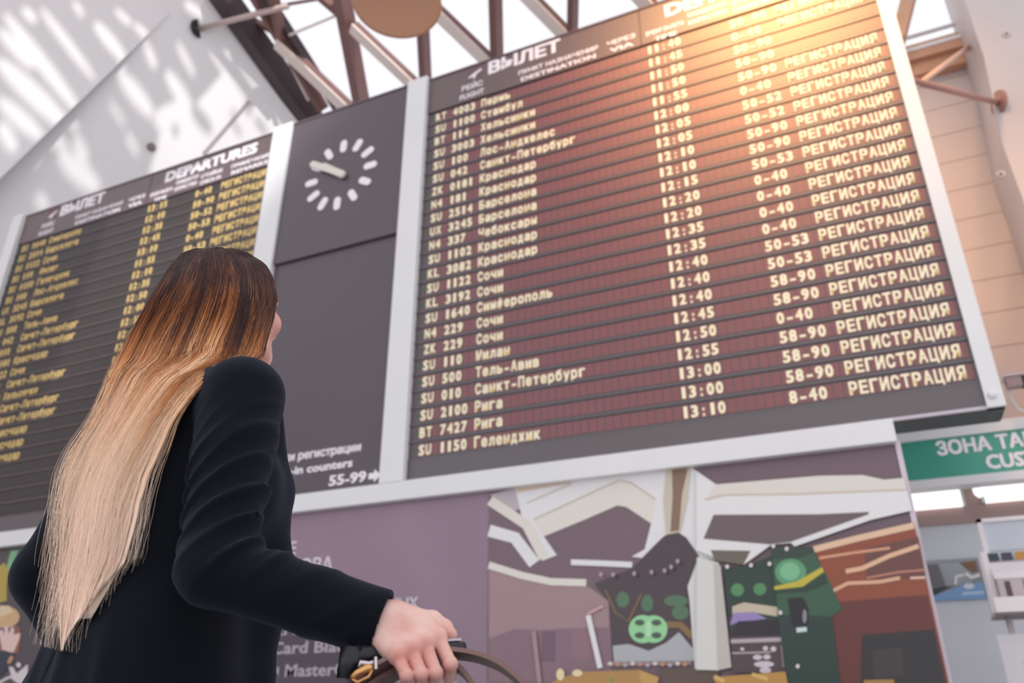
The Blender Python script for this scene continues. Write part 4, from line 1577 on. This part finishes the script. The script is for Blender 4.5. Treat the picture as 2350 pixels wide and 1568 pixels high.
# ---------------------------------------------------------------- hair
HL = np.array([(568, 452, 530), (580, 418, 570), (600, 398, 601), (630, 378, 624), (684, 344, 637), (730, 318, 630), (787, 288, 613), (829, 268, 596),
               (856, 254, 500), (900, 240, 446), (967, 214, 396), (1035, 172, 366), (1093, 150, 340), (1150, 142, 322), (1217, 138, 308), (1290, 136, 288),
               (1362, 136, 246), (1417, 136, 214), (1470, 138, 170), (1495, 140, 152)], float)
HHC, HHA = HC + HR @ np.array((0, -0.012, 0.02)), np.array((0.096, 0.116, 0.100))


def head_hf(px, py):
    """forward distance of the near side of the hair mass round the head"""
    o = np.array((0, 0, EYE))
    p = lev(px, py, 1.0)
    d = (p - o)
    qo, qd = ((o - HHC) @ HR) / HHA, (d @ HR) / HHA
    A, Bq, Cq = qd @ qd, qo @ qd, qo @ qo - 1
    D = Bq * Bq - A * Cq
    if D < 0:
        t = -Bq / A
        return t + 0.0
    return (-Bq - math.sqrt(D)) / A


def cap_sdf(P):
    q = (P - HC) @ HR
    d = ellip(q, (0, -0.012, 0.026), (0.081, 0.101, 0.083))
    d = smin(d, ellip(q, (-0.02, -0.045, -0.06), (0.066, 0.05, 0.09)), 0.03)
    for s in (1, -1):
        d = smin(d, ellip(q, (0.070 * s, -0.02, -0.05), (0.012, 0.026, 0.075)), 0.02)
    face = ellip(q, (0, 0.115, -0.06), (0.085, 0.105, 0.115))
    return smax(d, -face, 0.008)


def jacket_hf(px, py):
    hf = np.arange(1.0, 1.75, 0.004)
    d1_ = lev(px, py, 1.0)
    P = np.stack([np.array((0, 0, EYE)) + (d1_ - np.array((0, 0, EYE))) * h for h in hf])
    v = torso(P, 0.006, 0.70, 1.445)
    for s_, sg in ((Rs, 1), (Ls, -1)):
        inner = np.array((*(SX + 0.055 * sg * RT[:2]), 1.395))
        v = smin(v, rcone(P, inner, s_ + np.array((0, 0, 0.004)) + (RT * -0.07 if sg > 0 else 0), 0.05, 0.062), 0.03)
    v = np.minimum(v, arm(P, Ls, Le, Lw, (0.070, 0.056, 0.045)))
    v = np.minimum(np.minimum(v, head_sdf(P)), cap_sdf(P))
    k = np.argmax(v < 0)
    return hf[k] if v[k] < 0 else 9.0


NU, ys = 17, np.concatenate([np.arange(568, 860, 12), np.arange(860, 1500, 24), [1495]])
us = np.linspace(0, 1, NU)
HF = np.zeros((len(ys), NU))
JF = np.zeros((len(ys), NU))
for i, yv in enumerate(ys):
    l_, r_ = np.interp(yv, HL[:, 0], HL[:, 1]), np.interp(yv, HL[:, 0], HL[:, 2])
    for j, u in enumerate(us):
        px = l_ + (r_ - l_) * u
        hh = head_hf(px, yv)
        fall = 1.275 - 0.05 * np.clip((yv - 800) / 600, 0, 1) + 0.05 * (1 - u)          # hanging free behind the back
        w_ = np.clip((yv - 690) / 170, 0, 1)
        w_ = w_ * w_ * (3 - 2 * w_)
        v = hh * (1 - w_) + fall * w_
        JF[i, j] = jacket_hf(px, yv) if yv > 640 else 9.0
        HF[i, j] = v
for i, yv in enumerate(ys):
    HF[i] = np.minimum(HF[i], JF[i] - 0.024)
for _ in range(5):
    G = HF.copy()
    G[1:-1, :] = (HF[:-2, :] + 2 * HF[1:-1, :] + HF[2:, :]) / 4
    G[:, 1:-1] = (G[:, :-2] + 2 * G[:, 1:-1] + G[:, 2:]) / 4
    HF = G
for i, yv in enumerate(ys):
    HF[i] = np.minimum(HF[i], JF[i] - 0.016)


def hair_pt(u, yv, dep=0.0, du=0.0):
    l_, r_ = np.interp(yv, HL[:, 0], HL[:, 1]), np.interp(yv, HL[:, 0], HL[:, 2])
    i = np.clip(np.searchsorted(ys, yv) - 1, 0, len(ys) - 2)
    t = (yv - ys[i]) / (ys[i + 1] - ys[i])
    row = HF[i] * (1 - t) + HF[i + 1] * t
    hf = np.interp(u, us, row)
    return lev(l_ + (r_ - l_) * u + du, yv, hf + dep)


HAIRM = bpy.data.materials.new('ombre_hair')
HAIRM.use_nodes = True
nt = HAIRM.node_tree
p_ = nt.nodes['Principled BSDF']
p_.inputs['Roughness'].default_value = 0.42
p_.inputs['Specular IOR Level'].default_value = 0.35
at = nt.nodes.new('ShaderNodeAttribute')
at.attribute_name = 'along'
at2 = nt.nodes.new('ShaderNodeAttribute')
at2.attribute_name = 'tone'
m1 = nt.nodes.new('ShaderNodeMath')
m1.operation = 'MULTIPLY_ADD'
m1.inputs[1].default_value = 0.5
nt.links.new(at2.outputs['Fac'], m1.inputs[0])
nt.links.new(at.outputs['Fac'], m1.inputs[2])
rp = nt.nodes.new('ShaderNodeValToRGB')
cr = rp.color_ramp
stops = [(0.0, (58, 38, 40)), (0.20, (72, 45, 42)), (0.31, (130, 78, 50)), (0.42, (196, 126, 74)), (0.53, (226, 176, 128)), (0.68, (246, 218, 190)), (1.0, (250, 226, 208))]
cr.elements[0].position, cr.elements[0].color = stops[0][0], L(*stops[0][1])
cr.elements[1].position, cr.elements[1].color = stops[-1][0], L(*stops[-1][1])
for ps, c in stops[1:-1]:
    e = cr.elements.new(ps)
    e.color = L(*c)
nt.links.new(m1.outputs[0], rp.inputs['Fac'])
at3 = nt.nodes.new('ShaderNodeAttribute')
at3.attribute_name = 'shade'
mm = nt.nodes.new('ShaderNodeMix')
mm.data_type = 'RGBA'
mm.blend_type = 'MULTIPLY'
mm.inputs['Factor'].default_value = 1.0
nt.links.new(rp.outputs['Color'], mm.inputs['A'])
cmb = nt.nodes.new('ShaderNodeCombineColor')
for k in range(3):
    nt.links.new(at3.outputs['Fac'], cmb.inputs[k])
nt.links.new(cmb.outputs[0], mm.inputs['B'])
nt.links.new(mm.outputs['Result'], p_.inputs['Base Color'])


def along_of(yv):
    return np.clip((yv - 568) / 640.0, 0, 1)


# solid mass under the strands: near sheet, far sheet, closed round the rim, plus the cap of the skull
yl = np.concatenate([np.arange(572, 860, 10), np.arange(860, 1440, 20)])
ul = np.linspace(0.03, 0.97, 40)
vs, al, tn = [], [], []
for side in (0, 1):
    for yv in yl:
        for u in ul:
            rim = 1 - (2 * u - 1) ** 2
            th = (0.012 + 0.035 * rim * np.interp(yv, [572, 640, 860, 1000, 1440], [0.3, 1, 1, 0.5, 0.15])) if side else 0.006
            if yv > 865 and side:
                th = 0.010
            vs.append(hair_pt(u, yv, th))
            al.append(along_of(yv))
            tn.append(0.5 + 0.5 * math.sin(u * 37 + 3 * math.sin(u * 11)))
R, Cn = len(yl), len(ul)
fs = []
for i in range(R - 1):
    for j in range(Cn - 1):
        a = i * Cn + j
        fs.append((a, a + 1, a + Cn + 1, a + Cn))
        a += R * Cn
        fs.append((a, a + Cn, a + Cn + 1, a + 1))
rim = [j for j in range(Cn)] + [i * Cn + Cn - 1 for i in range(1, R)] + [(R - 1) * Cn + j for j in range(Cn - 2, -1, -1)] + [i * Cn for i in range(R - 2, 0, -1)]
for k in range(len(rim)):
    a, c = rim[k], rim[(k + 1) % len(rim)]
    fs.append((a, a + R * Cn, c + R * Cn, c))


Vc, Fc = surface_nets(cap_sdf, (-0.72, 1.20, 1.36), (-0.38, 1.56, 1.78), 0.006)
n0 = len(vs)
qz = ((Vc - HC) @ HR)[:, 2]
Vall = np.concatenate([np.array(vs), Vc])
al = np.concatenate([al, np.clip((1.745 - Vc[:, 2]) / 0.60, 0, 1) - 0.08])
tn = np.concatenate([tn, np.full(len(Vc), 0.3)])
sh = np.full(len(Vall), 0.55)
HAIRB = HAIRM.copy()
HAIRB.name = 'ombre_hair_mass'
HAIRB.node_tree.nodes['Principled BSDF'].inputs['Roughness'].default_value = 0.85
HAIRB.node_tree.nodes['Principled BSDF'].inputs['Specular IOR Level'].default_value = 0.08
hair = mesh_obj('hair', Vall, fs + (Fc + n0).tolist(), HAIRB, parent=person)
for nm, arr in (('along', al), ('tone', tn), ('shade', sh)):
    a = hair.data.attributes.new(nm, 'FLOAT', 'POINT')
    a.data.foreach_set('value', np.asarray(arr, np.float32))

# strands
NS, NP = 19000, 26
pos = np.zeros((NS, NP, 3), np.float32)
rad = np.zeros((NS, NP), np.float32)
ala = np.zeros((NS, NP), np.float32)
ton = np.zeros((NS, NP), np.float32)
sha = np.zeros((NS, NP), np.float32)
# lock-wise tone
lock_u = np.sort(rng.random(90))
lock_t, lock_s, lock_y = rng.random(90), rng.random(90), rng.random(90)
UG = np.linspace(0, 1, 161)
YG = np.arange(568, 1500, 4)
grid = np.array([[hair_pt(u, yv) for u in UG] for yv in YG])


def gsample(u, yv):
    fu = np.clip(u, 0, 1) * 160
    fy = np.clip((yv - 568) / 4, 0, len(YG) - 1.001)
    iu = np.clip(fu.astype(int), 0, 159)
    iy = np.clip(fy.astype(int), 0, len(YG) - 2)
    a, c = (fu - iu)[:, None], (fy - iy)[:, None]
    return (grid[iy, iu] * (1 - a) + grid[iy, iu + 1] * a) * (1 - c) + (grid[iy + 1, iu] * (1 - a) + grid[iy + 1, iu + 1] * a) * c


vx = np.array((cp * 0 + 1.0, 0, 0))
for s in range(NS):
    u0 = rng.random()
    # locks draw the strands together towards the tips
    k = int(np.argmin(np.abs(lock_u - u0 - 0.02 * rng.standard_normal())))
    fly = rng.random() < 0.045
    y0 = 569 + 30 * rng.random() ** 2 if rng.random() < 0.8 else 580 + 250 * rng.random()
    y0 = max(y0, 570)
    yend = 1180 + 300 * rng.random() ** 0.8
    hang = np.interp(u0, [0, 0.3, 0.6, 0.85, 1.0], [1495, 1490, 1420, 1330, 1290])
    yend = min(yend, hang) if rng.random() < 0.85 else hang
    tt = np.linspace(0, 1, NP)
    yv = y0 + (yend - y0) * tt
    g = np.clip((yv - 760) / 500, 0, 1)
    u = u0 + (lock_u[k] - u0) * 0.82 * g
    wob = 0.011 * np.sin(yv / (70 + 60 * lock_y[k]) + 6.28 * lock_s[k]) + 0.004 * np.sin(yv / 33 + 6.28 * rng.random()) * rng.random()
    u = np.clip(u + wob * np.clip((yv - 600) / 100, 0, 1), 0.0, 1.0)
    p = gsample(u, yv)
    dep = (rng.random() ** 1.5) * 0.012 - 0.006 * lock_s[k] * np.clip((yv - 640) / 150, 0, 1)
    o = np.array((0, 0, EYE))
    dirv = (p - o)
    dirv = dirv / dirv[:, 1:2]
    p = p + dirv * np.reshape(dep, (-1, 1))
    if fly:
        amp = (0.012 + 0.03 * rng.random()) * (tt ** 1.6)
        p = p + np.outer(amp * np.sin(2 + 3 * tt + 6 * rng.random()), np.array((-1.0 if u0 < 0.5 else 1.0, 0.0, 0.2)))
        p[:, 1] -= 0.01 * tt
    pos[s] = p
    rad[s] = (0.00034 if not fly else 0.0002) * (1 - 0.55 * tt ** 3)
    ala[s] = along_of(yv) + 0.16 * (0.45 - u0) * np.clip((yv - 600) / 120, 0, 1) + 0.03 * np.sin(yv / 60 + 6 * lock_s[k])
    ton[s] = np.clip(0.72 * lock_t[k] + 0.28 * rng.random(), 0, 1) - 0.4
    sha[s] = 0.58 + 0.55 * lock_s[k] ** 0.8 + 0.25 * rng.random()  # locks set back are darker: shade by lock depth put into the colour
# strands of the crown and of the side turned away, combed back behind the left shoulder
NL = 3200
pos2 = np.zeros((NL, NP, 3))
for s in range(NL):
    az = math.radians(148 - 92 * rng.random())          # from behind round to the left temple
    fx, fy = -abs(math.sin(az)) if az < math.pi else 0.3 * abs(math.sin(az)), math.cos(az)
    tt = np.linspace(0, 1, NP)
    rr = 1.0 + 0.05 * rng.random() if az < 1.95 else 0.95 + 0.02 * rng.random()
    th = np.clip(tt / 0.45, 0, 1) * 1.75 + 0.10 * rng.random()
    bx, by, bz = 0.087 * rr * np.sin(th) * fx, -0.012 + 0.107 * rr * np.sin(th) * fy, 0.022 + 0.088 * rr * np.cos(th)
    dn_ = np.clip((tt - 0.45) / 0.55, 0, 1)
    by = by + (-0.06 - by) * 0.3 * np.clip(dn_ * 2.2, 0, 1) + 0.015 * (rng.random() - 0.5)
    q = HC + np.stack((bx, by, bz), 1) @ HR.T
    q[:, 2] -= dn_ * (0.10 + 0.04 * rng.random())
    pos2[s] = q


def clear_sdf(P):
    return np.minimum(jacket_sdf(P, False), head_sdf(P))


Pq = pos2.reshape(-1, 3)
for _ in range(3):
    d = clear_sdf(Pq)
    bad = d < 0.010
    if bad.any():
        X = Pq[bad]
        g = np.stack([(clear_sdf(X + np.eye(3)[i] * 5e-4) - d[bad]) / 5e-4 for i in range(3)], 1)
        Pq[bad] = X + g * np.reshape((0.011 - d[bad]) / np.maximum((g * g).sum(1), 0.2), (-1, 1))
pos2 = Pq.reshape(NL, NP, 3)
for _ in range(2):
    pos2[:, 1:-1] = (pos2[:, :-2] + 2 * pos2[:, 1:-1] + pos2[:, 2:]) / 4
pos = np.concatenate([pos, pos2.astype(np.float32)])
rad = np.concatenate([rad, np.tile(0.00042 * (1 - 0.5 * np.linspace(0, 1, NP) ** 3), (NL, 1))])
ala = np.concatenate([ala, np.clip((1.745 - pos2[:, :, 2]) / 0.60, 0, 1)])
ton = np.concatenate([ton, np.tile(rng.random((NL, 1)) * 0.8 - 0.4, (1, NP))])
sha = np.concatenate([sha, np.tile(0.6 + 0.5 * rng.random((NL, 1)), (1, NP))])
NS += NL
hc = bpy.data.hair_curves.new('hair_strands')
hc.add_curves([NP] * NS)
hc.points.foreach_set('position', (pos.reshape(-1, 3) - BASE).astype(np.float32).ravel())
for nm, arr in (('radius', rad), ('along', ala), ('tone', ton), ('shade', np.clip(sha, 0, 1.25))):
    a = hc.attributes.get(nm) or hc.attributes.new(nm, 'FLOAT', 'POINT')
    a.data.foreach_set('value', arr.ravel().astype(np.float32))
hc.materials.append(HAIRM)
ho = bpy.data.objects.new('hair_strands', hc)
COL.objects.link(ho)
ho.parent = hair
ho['kind'] = 'stuff'

# ---------------------------------------------------------------- suitcase and handbag
def W3(p):
    p = np.asarray(p, float)
    return Vector(yawR @ p)


sb = (GA + GB) / 2 + np.array((0, 0.02, 0))
sb[2] = 0.0
case = thing('suitcase', 'black suitcase whose telescopic grip is held in the right hand', 'suitcase', W3(sb), rz=0)
bar_dir = gx * np.array((1, 1, 0))
bar_dir /= np.linalg.norm(bar_dir)
nrm = np.array((-bar_dir[1], bar_dir[0], 0))
b = MB()
CASEM = mat('case_shell', (30, 30, 36), 0.4, bump=0.1)
TUBEM = mat('tube_silver', (206, 198, 206), 0.3, metal=0.6)


def obox(mb, c, hx, hy, z0, z1, m, bev=0.0):
    vs = []
    for z, gsh in ((z0, bev), (z0 + bev, 0), (z1 - bev, 0), (z1, bev)):
        for sx, sy_ in ((-1, -1), (1, -1), (1, 1), (-1, 1)):
            p = np.asarray(c) + bar_dir * sx * (hx - gsh) + nrm * sy_ * (hy - gsh)
            vs.append(W3((p[0], p[1], z)))
    fs = [(3, 2, 1, 0), (12, 13, 14, 15)]
    for k in range(3):
        for j in range(4):
            fs.append((k * 4 + j, k * 4 + (j + 1) % 4, k * 4 + 4 + (j + 1) % 4, k * 4 + 4 + j))
    mb.add(vs, fs, m)


sc0 = (sb[0], sb[1] + 0.02, 0)
obox(b, sc0, 0.19, 0.12, 0.05, 0.60, CASEM, 0.03)
b.build('shell', case)
for sx in (-1, 1):
    for sy_ in (-1, 1):
        b = MB()
        c = np.array(sc0) + bar_dir * 0.15 * sx + nrm * 0.085 * sy_
        b.lathe([(0.012, -0.012), (0.026, -0.012), (0.026, 0.012), (0.012, 0.012)], W3((c[0], c[1], 0.027)), DARK, 20, 'x')
        b.build('wheel', case)
gA, gB = GA + np.array((0, 0, 0.0)), GB
ln = np.linalg.norm(GB - GA)
for t in (0.03, 0.90):
    c = GA + (GB - GA) * t
    b = MB()
    b.tube([W3((c[0], c[1], 0.58)), W3((c[0], c[1], c[2] - 0.012))], 0.0058, TUBEM)
    b.build('tube', case)
GRIPM = mat('grip_black', (20, 21, 28), 0.35)
b = MB()
npt = 14
pts = [GA + (GB - GA) * t for t in np.linspace(0, 1, npt)]
rs = [0.012, 0.0155, 0.0155, 0.0135, 0.012, 0.011, 0.011, 0.011, 0.011, 0.011, 0.0105, 0.0105, 0.0105, 0.008]
b.tube([W3(p) for p in pts], 0.011, GRIPM, 16, rs)
b.tube([W3(GA + np.array((0.002, 0, -0.026))), W3(GA + np.array((0.004, 0, 0.012)))], 0.0155, GRIPM, 14)
b.build('grip', case)
b = MB()
b.bar(W3(GA + (GB - GA) * 0.74 + np.array((0, -0.002, 0.0115))), W3(GA + (GB - GA) * 0.96 + np.array((0, -0.002, 0.0115))), 0.007, 0.003, mat('grip_highlight', (214, 204, 214), 0.3))  # pale strip painted in as the highlight on the grip's top edge
b.build('highlight_strip', case)

LEATH = mat('brown_leather', (84, 62, 60), 0.42, spec=0.4, var=0.12, vscale=30, bump=0.2, bscale=300)
LEDGE = mat('leather_edge', (128, 98, 92), 0.5)
GOLD = mat('gold_metal', (224, 170, 112), 0.25, metal=0.9)
SILV = mat('silver_metal', (214, 206, 210), 0.2, metal=0.8)
hb0 = (GA + GB) / 2 + np.array((0.03, -0.09, 0))
hb = thing('handbag', 'brown leather handbag hanging by two straps from the hand on the case grip', 'handbag', W3((hb0[0], hb0[1], 0.62)))


bcx, bcy = hb0[0] + 0.03, hb0[1] - 0.03


def strap(pts, wd, th):
    """flat leather band along a smooth line"""
    P = np.array(pts)
    n = len(P)
    tq = np.linspace(0, n - 1, 40)
    Q = []
    for t in tq:
        i = int(min(max(math.floor(t), 0), n - 2))
        f = t - i
        p0, p1, p2, p3 = P[max(i - 1, 0)], P[i], P[i + 1], P[min(i + 2, n - 1)]
        Q.append(0.5 * ((2 * p1) + (-p0 + p2) * f + (2 * p0 - 5 * p1 + 4 * p2 - p3) * f * f + (-p0 + 3 * p1 - 3 * p2 + p3) * f ** 3))
    Q = np.array(Q)
    b = MB()
    vs = []
    for i in range(len(Q)):
        d = Q[min(i + 1, len(Q) - 1)] - Q[max(i - 1, 0)]
        d /= np.linalg.norm(d)
        side = np.array((0.16, 0.92, -0.36))
        side = side - d * (side @ d)
        side /= np.linalg.norm(side)
        up = np.cross(side, d)
        for a, c in ((-1, -1), (1, -1), (1, 1), (-1, 1)):
            vs.append(W3(Q[i] + side * a * wd / 2 + up * c * th / 2))
    m = len(Q)
    fa = [(i * 4 + j, i * 4 + (j + 1) % 4, i * 4 + 4 + (j + 1) % 4, i * 4 + 4 + j) for i in range(m - 1) for j in (0, 2)]
    fb = [(i * 4 + j, i * 4 + (j + 1) % 4, i * 4 + 4 + (j + 1) % 4, i * 4 + 4 + j) for i in range(m - 1) for j in (1, 3)]
    b.add(vs, fa, LEATH, True)
    b.add(vs, fb, LEDGE, True)
    b.add(vs, [(0, 1, 2, 3), tuple(4 * (m - 1) + j for j in (3, 2, 1, 0))], LEDGE)
    return b.build('strap', hb, recalc=True)


strap([(bcx - 0.13, bcy - 0.035, 0.845), lev(806, 1640, 1.065), lev(835, 1562, 1.085), lev(895, 1522, 1.10), lev(965, 1502, 1.125), lev(1040, 1500, 1.13), lev(1110, 1513, 1.12), lev(1170, 1545, 1.10), lev(1225, 1610, 1.08), (bcx + 0.13, bcy - 0.035, 0.845)], 0.026, 0.006)
strap([(bcx - 0.12, bcy + 0.03, 0.85), lev(820, 1650, 1.07), lev(835, 1600, 1.085), lev(890, 1558, 1.112), lev(970, 1520, 1.128), lev(1046, 1532, 1.135), lev(1086, 1575, 1.12), lev(1112, 1640, 1.08), (bcx + 0.10, bcy + 0.03, 0.85)], 0.024, 0.006)
b = MB()
cA = lev(830, 1900, 1.06)
top = 0.855
sec = [(0.10, 0.03, 0.86), (0.16, 0.05, 0.84), (0.175, 0.06, 0.78), (0.18, 0.065, 0.68), (0.17, 0.06, 0.625), (0.15, 0.05, 0.62)]
vs, fs = [], []
n = 28
cx_, cy_ = hb0[0] + 0.03, hb0[1] - 0.03
for (hx, hy_, z) in sec:
    for k in range(n):
        a = 2 * math.pi * k / n
        ca, sa = math.cos(a), math.sin(a)
        e = 0.45
        px_, py_ = hx * math.copysign(abs(ca) ** e, ca), hy_ * math.copysign(abs(sa) ** e, sa)
        vs.append(W3((cx_ + px_, cy_ + py_, z)))
for i in range(len(sec) - 1):
    for k in range(n):
        fs.append((i * n + k, i * n + (k + 1) % n, (i + 1) * n + (k + 1) % n, (i + 1) * n + k))
fs += [tuple(range(n)), tuple((len(sec) - 1) * n + k for k in range(n))]
b.add(vs, fs, LEATH, True)
b.build('bag_body', hb, recalc=True)
b = MB()
q = [lev(805, 1556, 1.07), lev(820, 1545, 1.068), lev(842, 1534, 1.07), lev(858, 1529, 1.074)]
b.tube([W3(p) for p in q], 0.0042, GOLD, 12, [0.003, 0.0045, 0.0048, 0.0036])
b.tube([W3(lev(805, 1556, 1.07)), W3(lev(822, 1566, 1.07)), W3(lev(846, 1553, 1.072)), W3(lev(858, 1530, 1.074))], 0.002, GOLD, 10)
b.build('gold_clasp', hb)
b = MB()
b.tube([W3(lev(826, 1532, 1.075)), W3(lev(828, 1520, 1.075)), W3(lev(848, 1524, 1.075)), W3(lev(858, 1521, 1.075))], 0.0032, SILV, 10)
b.bar(W3(lev(863, 1508, 1.073)), W3(lev(864, 1536, 1.073)), 0.007, 0.003, SILV)
b.build('silver_buckle', hb)
